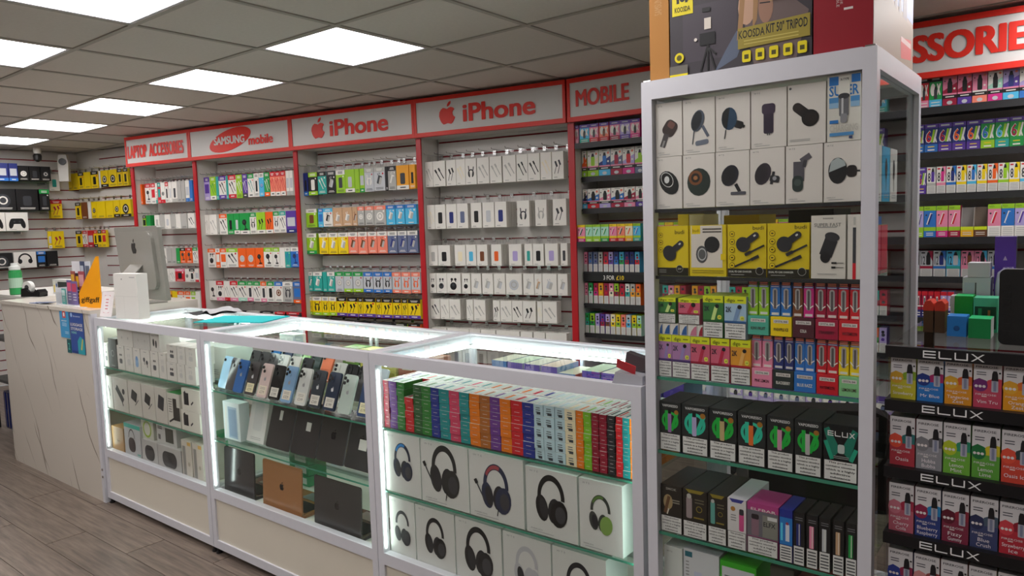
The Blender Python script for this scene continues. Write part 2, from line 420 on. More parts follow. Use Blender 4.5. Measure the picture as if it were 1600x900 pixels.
def emblem(parent, cx, cz, s, m='signred', y0=-.004, y1=.002, name='emblem', sx=1):
    mb = MB()
    for q in apple(cx, cz, s, sx): mb.prism(q, y0, y1, 'R')
    return mb.build(name, m, parent)
def sign(u0, u1, F, A, label):
    s = empty('sign_board', F(u0, -.034)+(SB,), A); L = u1-u0; H = ST-SB
    tag(s, label, 'sign', 'fascia signs above the wall bays')
    boxpart('panel', 'signwhite', s, .001, L-.001, .0, .03, 0, H)
    for n_, a in (('border', (.0005, L-.0005, -.006, .032, H-.026, H+.001)), ('border', (.0005, L-.0005, -.006, .032, -.002, .026)), ('border', (.001, .02, -.005, .032, .026, H-.026)), ('border', (L-.02, L-.001, -.005, .032, .026, H-.026))):
        boxpart(n_, 'signred', s, *a)
    return s
s = sign(DIV[0]-.02, DIV[1], W1, A1, 'white sign with red border reading LAPTOP ACCESSORIES'); letters(s, 'LAPTOP  ACCESSORIES', .04, .80, .07, .185)
s = sign(DIV[1], DIV[2], W1, A1, 'white sign with red tilted oval emblem and the word mobile')
MB().prism(ellipse(.495, .133, .245, .082, 12), -.005, .001).build('emblem', 'signred', s)
letters(s, 'SAMSUNG', .315, .675, .10, .165, 'signwhite', True, 'emblem_lettering', -.0075)
letters(s, 'mobile', .71, .98, .075, .15, cap=True)
for k in (2, 3):
    s = sign(DIV[k], DIV[k+1], W1, A1, 'white sign with red bitten fruit emblem, %s of the two' % ('left' if k == 2 else 'right'))
    o = .285 if k == 2 else .275
    emblem(s, o, .134, .112, sx=1.1); letters(s, 'iPhone', .405, .95, .073, .196)
s = sign(-2.575, 1.0, W2, A2, 'long white sign with red border reading MOBILE ACCESSORIES')
letters(s, 'MOBILE', .067, .43, .085, .19, wk=.8); letters(s, 'ACCE', 1.545, 1.872, .076, .204, wk=1.15); letters(s, 'SSORIES', 1.888, 2.407, .076, .204, wk=1.15)
# security cameras near the back corner
c = empty('security_camera', (-8.2, 2.86, CH)); tag(c, 'small black dome camera hanging from the ceiling by the corner', 'camera')
MB().lathe([(.03, -.06), (.035, -.02), (.035, -.001)]).build('mount', 'whitelam', c); MB().lathe([(.01, -.14), (.035, -.12), (.038, -.08), (.03, -.06)], col='K').build('dome', 'black', c)
c = empty('wall_camera', (-8.30, 3.12, 2.03), math.radians(50)); tag(c, 'white upright camera with black lens in the wall corner', 'camera')
MB().prism([(-.045, 0), (.045, 0), (.05, .2), (.035, .27), (-.035, .27), (-.05, .2)], 0, .06).build('housing', 'whitelam', c)
MB().prism(ellipse(0, .2, .034, .034), -.012, 0, 'K').build('lens', 'black', c)

# ================================================================ PRINTED PACKS
def a_ca(F, c):
    F.line(.16, .66, .62, .22, .07, c); F.line(.16, .66, .3, .53, .13, c)
    F.line(.44, .72, .88, .30, .07, c); F.line(.44, .72, .57, .6, .13, c)
def a_pl(F, c):
    F.rrect(.36, .55, .16, .22, c, 20); F.line(.38, .48, .2, .2, .05, c); F.rrect(.66, .6, .15, .2, c, 20); F.line(.68, .52, .5, .2, .05, c)
def a_lp(F, c):
    F.arc(.5, .42, .2, .28, -60, 240, c, 14, 1.25); F.line(.38, .28, .28, .72, .08, c); F.line(.62, .28, .74, .68, .08, c)
def a_ho(F, c):
    F.ell(.46, .56, .22, c, rot=20); F.line(.52, .45, .6, .25, .1, c); F.rrect(.6, .22, .4, .07, c); F.ell(.43, .58, .1, 'D')
def a_ph(F, c):
    F.rrect(.5, .45, .4, .46, c, 0, .22); F.rrect(.5, .5, .28, .12, 'S' if c in 'KDV' else 'W', 0, .3)
    F.rrect(.5, .45, .33, .4, c, 0, .2)
def a_ch(F, c):
    F.rrect(.5, .46, .36, .36, c, -18, .2); F.rrect(.58, .42, .2, .3, 'G' if c != 'G' else 'S', -18, .2); F.line(.42, .64, .36, .74, .05, c); F.line(.54, .68, .5, .77, .05, c)
def a_bu(F, c):
    F.ell(.46, .36, .24, c); F.ell(.36, .7, .09, c); F.line(.36, .7, .33, .56, .06, c); F.ell(.62, .7, .09, c); F.line(.62, .7, .65, .57, .06, c); F.ell(.46, .42, .1, 'D' if c == 'K' else 'K')
def a_dv(F, c):
    F.ell(.5, .46, .3, c); F.ell(.5, .47, .19, 'W' if c not in 'WS' else 'G'); F.ell(.5, .47, .13, c)
def a_hp(F, c):
    F.arc(.5, .5, .24, .31, 0, 180, c, 14, 1.1); F.ell(.27, .42, .1, c, rz=.15); F.ell(.73, .42, .1, c, rz=.15)
def a_gp(F, c):
    F.rrect(.5, .52, .62, .3, c, 0, .4); F.ell(.24, .38, .11, c, rz=.26, rot=-12); F.ell(.76, .38, .11, c, rz=.26, rot=12)
    F.ell(.38, .5, .05, 'D'); F.ell(.62, .5, .05, 'D')
def a_zz(F, c): pass
SH = dict(ca=a_ca, pl=a_pl, lp=a_lp, ho=a_ho, ph=a_ph, ch=a_ch, bu=a_bu, dv=a_dv, hp=a_hp, gp=a_gp, zz=a_zz)
def device(F, cx, z0, z1, w, c, tip='K'):
    F.rrect(cx, z0+(z1-z0)*.38, w, (z1-z0)*.76, c, 0, .25); F.poly([(cx-w*.42, z0+(z1-z0)*.74), (cx+w*.42, z0+(z1-z0)*.74), (cx+w*.22, z1), (cx-w*.22, z1)], tip)
def pack_art(F, sp):
    k, b, h, f, c = sp[:2], sp[2], sp[3], sp[4], sp[5]
    if k in SH:
        if h != '-': F.rect(0, .80, 1, 1, h); F.lines(.2, .8, .84, .95, 2, 'W' if h != 'W' else 'D', .5, ord(b))
        if f != '-': F.rect(0, 0, 1, .17, f)
        if c != '-': SH[k](F, c)
        if k == 'zz':
            F.rect(.12, .3, .88, .7, h if h != '-' else ('S' if b != 'S' else 'G')) if h != '-' or f != '-' else None
        if b == 'W' and h == '-': F.lines(.1, .5, .04, .1, 1, 'G', .5)
        elif f == '-': F.lines(.15, .85, .05, .15, 2, 'W' if b not in 'WYLSG' else 'D', .4, ord(c))
        elif f != '-': F.lines(.2, .8, .04, .13, 1, 'W' if f != 'W' else 'D', .5)
        if c != '-' and h != '-': F.ell(.82, .72, .07, 'R' if b in 'WYS' else 'W')
    elif k == 'vk':
        F.rect(0, .82, 1, 1, h); F.lines(.12, .88, .86, .96, 1, 'S', .5)
        F.ell(.28, .58, .2, 'W', rz=.2); F.line(.6, .4, .85, .76, .12, 'W'); F.line(.85, .4, .62, .76, .1, 'W'); device(F, .5, .28, .68, .26, c)
        F.rect(0, 0, 1, .26, f); F.lines(.15, .85, .03, .22, 2, 'W', .3)
    elif k == 'vp':
        F.poly([(0, 1), (0, .5), (1, .74), (1, 1)], h); F.lines(.2, .8, .93, .97, 1, 'D', .5)
        device(F, .5, .42, .88, .34, c); F.ell(.14, .8, .05, 'K'); F.ell(.82, .55, .08, 'W'); F.ell(.82, .86, .09, 'J')
        F.rect(0, .25, 1, .36, 'K'); F.rect(0, .36, 1, .41, 'I' if b != 'I' else 'W'); F.lines(.1, .9, .27, .34, 1, 'W', .45)
        F.rect(0, 0, 1, .25, f); F.ell(.5, .12, .2, 'S', rz=.06)
    elif k == 'vs':
        if f == '-': f = b
        F.rect(0, .86, 1, 1, h); F.text('FIZZY', .3, .93, .05, 'K', w=.4)
        F.line(.3, .42, .62, .78, .2, 'W'); F.line(.36, .42, .66, .76, .14, c if c != '-' else 'R'); F.ell(.2, .72, .08, 'D')
        if f == 'W': F.rect(0, 0, 1, .34, 'W'); F.lines(.1, .9, .03, .3, 5, 'G', .4)
        else:
            F.rect(0, .22, 1, .34, h); F.rect(0, 0, 1, .22, f); F.lines(.2, .8, .06, .18, 2, 'W', .4)
    elif k == 'vw':
        if h != '-': F.rect(0, .4, 1, .62, h)
        F.ell(.5, .84, .22, 'K'); F.ell(.55, .72, .25, 'K' if b in 'YL' else (h if h != '-' else 'D')); F.ell(.5, .54, .24, f if f != '-' else 'D')
        F.rect(0, 0, 1, .4, 'E'); F.rect(0, 0, 1, .4, 'd8d6d2'); F.lines(.12, .88, .02, .36, 6, 'a9a8a6', .4)
    elif k == 'vg':
        F.rect(0, .86, 1, 1, h); F.lines(.08, .92, .88, .98, 1, 'S', .55)
        F.text('6', .3, .58, .42, 'W', w=.5, bold=True); F.text('6', .31, .58, .38, c, w=.4, bold=True)
        F.line(.56, .36, .72, .8, .16, 'L'); F.line(.7, .36, .92, .8, .13, 'W'); F.line(.9, .36, .76, .56, .1, 'W')
        if f != '-': F.rect(0, 0, 1, .3, f)
        F.rect(.25, .2, .75, .23, 'Y'); F.lines(.15, .85, .05, .16, 1, 'W', .4)
    elif k == 'va':
        if f != '-': F.rect(0, .32, 1, .42, f); F.poly([(.6, 1), (1, .6), (1, 1)], f)
        F.text('8' if b == 'W' else '12', .26, .64, .32, 'D', w=.3, bold=True); F.rect(.1, .9, .4, .95, 'R' if b == 'W' else 'K')
        device(F, .66, .46, .95, .34, c)
        F.rect(.04, .02, .96, .32, 'd8d6d2'); F.lines(.1, .9, .04, .3, 5, '9a9a98', .4)
    elif k == 'cc':
        F.rect(0, .86, 1, 1, h if h != '-' else 'R'); F.line(.5, .5, .5, .82, .3, 'W'); F.line(.5, .45, .5, .76, .18, 'D'); F.rect(0, .42, 1, .47, 'W')
        F.rect(0, 0, 1, .3, f); F.lines(.15, .85, .06, .24, 2, 'W', .4)
PNAME = dict(ca=('cable_pack', 'cable'), pl=('adapter_pack', 'adapter'), lp=('looped_cable_pack', 'looped cable'), ho=('phone_holder_pack', 'phone holder'),
             ph=('power_bank_pack', 'slim device'), ch=('charger_pack', 'charger'), bu=('earbuds_pack', 'earbuds'), dv=('round_gadget_pack', 'round gadget'),
             hp=('headphones_box', 'headphones'), gp=('game_controller_box', 'game controller'), zz=('accessory_pack', 'plain accessory'))
def pack_mesh(sp, w, h, dep, name):
    mb = MB(); side = P(sp[2])
    if sp[0] == 'v' and sp[4] != '-': side = P(sp[4])
    mb.box(-w/2, w/2, 0, dep, 0, h, sp[2], dict(l=side, r=side, t=P(sp[3]) if sp[3] != '-' else P(sp[2])))
    pack_art(Face(mb, w, h), sp)
    return mb.data(name, 'card')
TAB = MB().prism([(-.016, -.004), (.016, -.004), (.016, .03), (.011, .04), (-.011, .04), (-.016, .03)], 0, .0012).data('hang_tab', 'acrylic')
hk = MB().tube([(0, 0, -.012), (0, 0, .0), (0, -.13, .0), (0, -.215, .0), (0, -.222, .01)], .0022, n=5); hk.box(-.012, .012, -.004, .004, -.02, .012)
HOOK = hk.data('peg_hook', 'chrome')
hk = MB().tube([(0, 0, -.012), (0, 0, .0), (0, -.11, .0), (0, -.158, .0), (0, -.163, .01)], .0022, n=5); hk.box(-.012, .012, -.004, .004, -.02, .012)
HOOKS = hk.data('peg_hook', 'chrome')

ROWS = [
('L1', '1', 0.06, 1.733, 1.915, '-6.955,-6.886,zzO---;-6.846,-6.765,hoWR-K;-6.762,-6.703,zzWR-K;-6.728,-6.677,hoW-TK;-6.672,-6.630,zzRT--;-6.630,-6.572,dvW-RK;-6.569,-6.526,phWR-K;-6.522,-6.481,phW--S;-6.478,-6.410,phW-GD;-6.406,-6.359,zzG---;-6.356,-6.309,zzG---;-6.301,-6.251,zzW-BB;-6.248,-6.210,zzB---'),
('L2', '1', 0.06, 1.502, 1.631, '-6.964,-6.918,zzNL--;-6.913,-6.864,zzLK--;-6.858,-6.801,zzN---;-6.744,-6.676,phW--G;-6.673,-6.606,zzG---;-6.603,-6.528,phW--S;-6.525,-6.459,zzG---;-6.456,-6.392,zzW---;-6.388,-6.307,zzG---;-6.296,-6.208,caW--D'),
('L3', '1', 0.06, 1.194, 1.33, '-6.671,-6.613,caW--K;-6.610,-6.544,zzG---;-6.540,-6.483,zzG---;-6.480,-6.432,zzN---;-6.429,-6.356,hoOK-D;-6.348,-6.272,hoOR-D;-6.264,-6.198,caWN-D'),
('L4', '1', 0.06, 1.048, 1.162, '-6.656,-6.594,caW--G;-6.589,-6.516,caW--G;-6.513,-6.388,phRI-K;-6.383,-6.329,dvW--K;-6.326,-6.254,phWK-K;-6.251,-6.204,zzW-R-'),
('L5', '1', 0.06, 0.805, 0.966, '-6.644,-6.577,zzZA--;-6.574,-6.508,zzY---;-6.504,-6.405,dvWO-Z;-6.401,-6.329,zzWO--;-6.325,-6.262,zzWL--;-6.258,-6.204,zzW---'),
('S1', '1', 0.06, 1.733, 1.927, '-6.058,-5.990,zzUP--;-5.986,-5.914,caLLWN;-5.911,-5.882,zzT---;-5.879,-5.791,caWPPK;-5.788,-5.766,zzT---;-5.763,-5.671,caWRRK;-5.668,-5.599,caLL-W;-5.596,-5.539,caPPDW;-5.536,-5.463,caWNWT;-5.460,-5.407,phWW-K;-5.404,-5.349,dvCW-B;-5.347,-5.285,caNNOW;-5.281,-5.225,caJRWR;-5.223,-5.169,caJRWR;-5.166,-5.113,caJRWR;-5.106,-5.071,zzW-G-;-5.068,-5.031,zzW-G-'),
('S2', '1', 0.06, 1.436, 1.61, '-6.140,-6.027,caW--G;-6.024,-5.931,caW--G;-5.925,-5.903,zzG---;-5.900,-5.806,caWO-K;-5.803,-5.726,phN--K;-5.723,-5.656,phN-WS;-5.653,-5.540,hoN-WK;-5.537,-5.462,lpWN-K;-5.459,-5.360,plL-WK;-5.357,-5.273,plO-WK;-5.270,-5.202,lpWN-K;-5.200,-5.132,caWT-D;-5.129,-5.019,zzP-V-'),
('S3', '1', 0.06, 1.156, 1.319, '-6.070,-5.974,buWO-K;-5.971,-5.920,zzOW--;-5.917,-5.841,zzWO--;-5.838,-5.704,caWL-D;-5.699,-5.605,dvO--S;-5.602,-5.500,dvO--S;-5.497,-5.403,hoO--K;-5.400,-5.302,hoWL-K;-5.299,-5.222,hoWL-K;-5.219,-5.165,zzW---;-5.163,-5.104,caTW-B;-5.101,-5.013,hoBW-V'),
('S4', '1', 0.06, 0.871, 1.04, '-6.091,-5.994,hoW--K;-5.991,-5.897,buWRIK;-5.893,-5.824,caW-RG;-5.821,-5.728,caWRID;-5.725,-5.621,caWNHD;-5.618,-5.546,phWNID;-5.543,-5.462,caWN-D;-5.459,-5.392,phWOID;-5.389,-5.305,phWN-K;-5.302,-5.210,dvWB-Z;-5.207,-5.100,lpGW-D;-5.095,-5.006,zzFBO-'),
('S5', '1', 0.06, 0.719, 0.792, '-5.953,-5.811,zzK-G-;-5.795,-5.641,zzGK--;-5.633,-5.490,zzG-K-;-5.483,-5.328,zzWK--;-5.314,-5.199,zzKR--;-5.185,-5.044,zzDR--'),
('A1', '1', 0.06, 1.721, 1.897, '-4.983,-4.875,phV-BK;-4.869,-4.777,phKLLW;-4.773,-4.686,caTK-W;-4.684,-4.591,chKD-G;-4.589,-4.500,phLW-D;-4.498,-4.407,phL-WS;-4.405,-4.362,zzL---;-4.358,-4.315,zzL-N-;-4.313,-4.226,lpSG-W;-4.224,-4.122,chSG-D;-4.117,-4.096,zzK---;-4.094,-4.022,chGK-W;-4.017,-3.908,phA-WD;-3.903,-3.852,phA--K'),
('A2', '1', 0.06, 1.472, 1.615, '-4.913,-4.800,phLW-Z;-4.787,-4.737,zzCB--;-4.735,-4.641,chWC-K;-4.637,-4.544,chX--W;-4.542,-4.448,chX--W;-4.445,-4.398,chX--Z;-4.395,-4.331,dvGJ-W;-4.325,-4.241,dvGJ-W;-4.238,-4.129,dvGJ-W;-4.125,-4.045,chCBCW;-4.039,-3.959,chCBCW;-3.953,-3.854,chCBCW'),
('A3', '1', 0.06, 1.261, 1.425, '-4.922,-4.818,chLWNW;-4.791,-4.700,chYW-W;-4.695,-4.603,chYW-W;-4.599,-4.500,chYW-W;-4.498,-4.407,chJW-Z;-4.403,-4.313,chJW-Z;-4.308,-4.223,chJW-Z;-4.219,-4.127,chJW-Z;-4.123,-4.036,chFW-V;-4.031,-3.948,chFW-V;-3.944,-3.853,chFW-V'),
('A4', '1', 0.06, 0.968, 1.122, '-4.963,-4.882,chTW-W;-4.877,-4.781,chTW-W;-4.775,-4.733,zzT---;-4.729,-4.652,chTW-W;-4.647,-4.565,dvSN-G;-4.561,-4.476,dvSNLG;-4.471,-4.374,dvSNLG;-4.369,-4.279,lpSBBK;-4.274,-4.187,lpSBBK;-4.182,-4.103,lpSBBK;-4.097,-4.017,lpSJJO;-4.013,-3.930,lpSJJO;-3.925,-3.846,lpSJJO'),
('A5', '1', 0.06, 0.78, 0.925, '-4.963,-4.899,lpYWLK;-4.895,-4.800,lpYWLK;-4.796,-4.728,lpYWLK;-4.724,-4.649,lpYWLK;-4.645,-4.543,plYKPK;-4.539,-4.436,plYKPK;-4.431,-4.388,plYKPK;-4.385,-4.265,plYKPK;-4.259,-4.211,plYKPK;-4.207,-4.109,plYKPK;-4.103,-4.025,plYKPK;-4.020,-3.969,plYKPK;-3.965,-3.854,plYKPK'),
('A6', '1', 0.06, 0.658, 0.743, '-4.942,-4.793,zzK-G-;-4.780,-4.661,zzD---;-4.648,-4.494,zzGK--;-4.481,-4.331,zzK---;-4.319,-4.125,zzD-G-;-4.113,-3.978,zzLK--;-3.972,-3.863,zzOK--'),
('B1', '1', 0.05, 1.729, 1.904, '-3.784,-3.693,caW--G;-3.690,-3.589,caW--K;-3.580,-3.501,plW--K;-3.499,-3.425,caW--E;-3.423,-3.336,lpW--K;-3.331,-3.237,caW--G;-3.232,-3.140,caW--G;-3.131,-3.033,caW--G;-3.028,-2.945,caW--K;-2.943,-2.857,caW--K;-2.852,-2.774,caW--E;-2.769,-2.688,plW--D'),
('B2', '1', 0.05, 1.432, 1.602, '-3.768,-3.691,caW--E;-3.688,-3.601,phW--K;-3.594,-3.509,phW--V;-3.505,-3.417,phW--F;-3.392,-3.307,phW--K;-3.299,-3.208,phW--S;-3.203,-3.114,phW--V;-3.034,-2.942,lpW--D;-2.899,-2.816,lpW--G;-2.772,-2.677,plW--D'),
('B3', '1', 0.05, 1.172, 1.316, '-3.764,-3.679,phW--G;-3.675,-3.574,phW--K;-3.535,-3.447,phW--E;-3.443,-3.362,phW--C;-3.356,-3.272,phW--Z;-3.242,-3.162,phW--O;-3.105,-3.010,phW--U;-2.987,-2.928,phW--T;-2.925,-2.846,phW--K;-2.836,-2.744,phW--U;-2.724,-2.676,phW--D'),
('B4', '1', 0.05, 0.978, 1.118, '-3.789,-3.701,buW--K;-3.698,-3.611,buW--D;-3.609,-3.495,buW--K;-3.485,-3.416,buW--K;-3.409,-3.329,chW--G;-3.321,-3.234,chW--G;-3.228,-3.140,chW--G;-3.134,-3.013,dvW--S;-3.003,-2.923,chW--G;-2.919,-2.865,chW--X;-2.861,-2.757,chW--S;-2.750,-2.681,chW--G'),
('B5', '1', 0.05, 0.792, 0.935, '-3.778,-3.677,caW--K;-3.672,-3.600,caW--G;-3.597,-3.506,caW--G;-3.455,-3.401,caW--G;-3.396,-3.302,caW--G;-3.242,-3.188,plW--K;-3.184,-3.097,caW--G;-3.094,-3.015,caW--K;-3.012,-2.916,plW--K;-2.904,-2.868,caW--E;-2.865,-2.762,caW--G'),
('B6', '1', 0.05, 0.601, 0.728, '-3.771,-3.628,zzW---;-3.622,-3.442,zzW---;-3.436,-3.351,zzW---;-3.346,-3.229,zzW---;-3.222,-3.043,zzW---;-3.035,-2.946,zzW---;-2.938,-2.853,zzW---;-2.847,-2.696,zzW---'),
('M1', '2', 0.02, 1.928, 2.049, '-2.595,-2.530,vkIPIZ;-2.523,-2.455,vkCPTD;-2.454,-2.390,vkIPRD;-2.385,-2.320,vkJPRZ;-2.314,-2.246,vkIPMD;-2.245,-2.177,vkUPPD;-2.176,-2.114,vkIPQK'),
('M2', '2', 0.1, 1.73, 1.896, '-2.602,-2.521,vpOWLO;-2.517,-2.438,vpEWLL;-2.435,-2.355,vpVWCB;-2.353,-2.273,vpFWMM;-2.271,-2.190,vpUWQR;-2.188,-2.122,vpLWFL'),
('M3', '2', 0.1, 1.533, 1.655, '-2.608,-2.523,vpVWCK;-2.521,-2.438,vpBWRK;-2.436,-2.357,vpIWUK;-2.354,-2.266,vpBWMK;-2.264,-2.189,vpMWIK;-2.186,-2.125,vpIWPK'),
('M4', '2', 0.02, 1.325, 1.431, '-2.610,-2.557,vsJYON;-2.555,-2.499,vsIYQD;-2.497,-2.447,vsHLLN;-2.445,-2.391,vsHLLN;-2.388,-2.333,vsHLNN;-2.330,-2.278,vsIYRQ;-2.276,-2.224,vsJYRD;-2.222,-2.171,vsEYAO;-2.169,-2.120,vsCLTB'),
('M5', '2', 0.1, 1.135, 1.257, '-2.637,-2.605,vwNWO-;-2.599,-2.569,vwY---;-2.561,-2.532,vwI-M-;-2.525,-2.496,vwF-B-;-2.489,-2.458,vwF-V-;-2.453,-2.422,vwG-Z-;-2.416,-2.383,vwMR--;-2.380,-2.350,vwUP--;-2.342,-2.312,vwVB--;-2.305,-2.274,vwCN--;-2.267,-2.239,vwVM--;-2.234,-2.204,vwV---;-2.199,-2.168,vwCR--'),
('M6', '2', 0.1, 0.936, 1.059, '-2.642,-2.611,vwTM--;-2.605,-2.569,vwYC--;-2.566,-2.534,vwI-M-;-2.529,-2.498,vwNH--;-2.491,-2.461,vwMQ--;-2.456,-2.423,vwA-Y-;-2.418,-2.385,vwM-R-;-2.381,-2.349,vwIE--;-2.345,-2.313,vwLM--;-2.307,-2.273,vwMR--;-2.268,-2.238,vwWT--;-2.232,-2.201,vwGA--;-2.196,-2.164,vwOA--'),
('M7', '2', 0.1, 0.734, 0.862, '-2.637,-2.605,vwON--;-2.597,-2.565,vwPM--;-2.560,-2.529,vwNT--;-2.523,-2.489,vwLN--;-2.483,-2.453,vwU-P-;-2.447,-2.417,vwPM--;-2.410,-2.381,vwUZ--;-2.373,-2.342,vwEY--;-2.336,-2.306,vwYL--;-2.301,-2.269,vwJ-R-;-2.265,-2.234,vwSC--;-2.225,-2.196,vwYL--;-2.191,-2.162,vwHL--'),
('R1', '2', 0.02, 1.924, 2.08, '-0.717,-0.666,vpGWIK;-0.664,-0.623,vkRKID;-0.622,-0.569,vkNKCD;-0.567,-0.509,vpMIMK;-0.507,-0.451,vpMIPK;-0.449,-0.391,vpIIJK;-0.389,-0.333,vpHWQK;-0.332,-0.272,vpPUCV;-0.271,-0.212,vpUWBK'),
('R2', '2', 0.1, 1.738, 1.868, '-0.703,-0.675,vgBP-R;-0.674,-0.648,vgVPBR;-0.646,-0.590,vgVPBR;-0.589,-0.532,vgVPPM;-0.531,-0.475,vgVPPO;-0.473,-0.417,vgVPPO;-0.416,-0.361,vgNPLB;-0.360,-0.305,vgNPTC;-0.304,-0.250,vgNPNM;-0.248,-0.201,vgNPNM'),
('R3', '2', 0.1, 1.528, 1.662, '-0.700,-0.675,vaU--P;-0.674,-0.636,vgPPPM;-0.634,-0.595,vaW-GP;-0.593,-0.554,vaW-IQ;-0.552,-0.512,vaW-BV;-0.510,-0.469,vaW-YY;-0.467,-0.429,vaW-CB;-0.427,-0.387,vaW-YY;-0.385,-0.345,vaW-OO;-0.344,-0.303,vaW-LL;-0.302,-0.261,vaW-YY;-0.260,-0.214,vaW-CC'),
('R4', '2', 0.02, 1.325, 1.473, '-0.691,-0.666,vsUL-P;-0.665,-0.636,vsULLV;-0.635,-0.584,vsBLBV;-0.583,-0.535,vsILQR;-0.533,-0.485,vsILMR;-0.377,-0.326,vsILWR;-0.325,-0.275,vsBLWB;-0.274,-0.226,vsULWP'),
('R5', '2', 0.1, 1.12, 1.256, '-0.697,-0.674,vaS--K;-0.673,-0.658,vaS--K;-0.657,-0.602,vaS-MK;-0.600,-0.547,vaS-BV;-0.545,-0.486,vaC-TS;-0.484,-0.431,vaI-IZ;-0.430,-0.379,vaI-CK;-0.377,-0.329,vaS-BK;-0.328,-0.282,vaS-BK'),
('R6', '2', 0.1, 0.909, 1.056, '-0.694,-0.671,ccM-VR;-0.670,-0.649,ccM-VR;-0.647,-0.621,ccM-VR;-0.619,-0.595,ccM-VR;-0.593,-0.568,ccR-VM;-0.566,-0.539,ccU-VP;-0.537,-0.509,ccU-VP'),
('W1', '1', 0.4, 1.951, 2.122, '-8.588,-8.497,zzY---;-8.492,-8.402,zzY---;-8.393,-8.296,phYK-K;-8.291,-8.182,zzY---;-8.173,-8.052,phYK-K;-8.039,-8.013,zzW---;-8.009,-7.886,dvY-KD;-7.880,-7.745,dvY--K;-7.739,-7.659,phYK-K;-7.649,-7.570,phYK-K'),
('W2', '1', 0.4, 1.642, 1.815, '-8.482,-8.386,phYK-K;-8.379,-8.275,zzZ---;-8.266,-8.214,zzW---;-8.205,-8.118,dvY--K;-8.114,-7.973,zzY---;-7.964,-7.842,zzY---;-7.836,-7.735,dvY-KK;-7.726,-7.560,dvY-KK'),
('W3', '1', 0.4, 1.345, 1.52, '-8.513,-8.404,phYK-K;-8.397,-8.315,caWRRK;-8.308,-8.211,zzR-M-;-8.205,-8.139,phYRKK;-8.133,-8.070,zzYK--;-8.064,-7.995,zzYR--'),
('X1', 'x', -8.3, 2.021, 2.193, '2.490,2.629,zzV-B-;2.634,2.711,zzV-B-'),
('X1b', 'x', -8.3, 2.03, 2.173, '2.714,2.806,dvK--W;2.810,2.906,phK--D;2.910,3.001,dvK--D'),
('X2', 'x', -8.3, 1.734, 1.943, '2.457,2.672,dvK--D;2.678,2.867,phK--D;2.881,2.971,phKN-D'),
('X3', 'x', -8.3, 1.535, 1.715, '2.400,2.567,gpW--K;2.571,2.763,gpW--K'),
('X4', 'x', -8.3, 1.167, 1.323, '2.415,2.602,dvK--D;2.609,2.806,hpW--K;2.811,2.893,zzKB--;2.902,3.003,zzK---'),
('X5', 'x', -8.42, 1.939, 2.11, '3.022,3.120,phW--T'),
('X6', 'x', -8.42, 1.656, 1.841, '3.017,3.125,plYR-M'),
('X7', 'x', -8.42, 1.348, 1.524, '2.973,3.003,zzY-W-;3.006,3.121,plY--M'),
]
BAYPH = dict(L='laptop accessories bay', S='oval emblem bay', A='left fruit-emblem bay', B='right fruit-emblem bay', M='mobile accessories shelves',
             R='shelves right of the tall cabinet', W='yellow corner wall', X='left end wall')
ROWPH = ['top', 'second', 'third', 'fourth', 'fifth', 'sixth', 'seventh', 'eighth']
def items(s):
    o = []
    for t in s.split(';'):
        a, b, sp = t.split(','); o.append([float(a), float(b), sp])
    return o
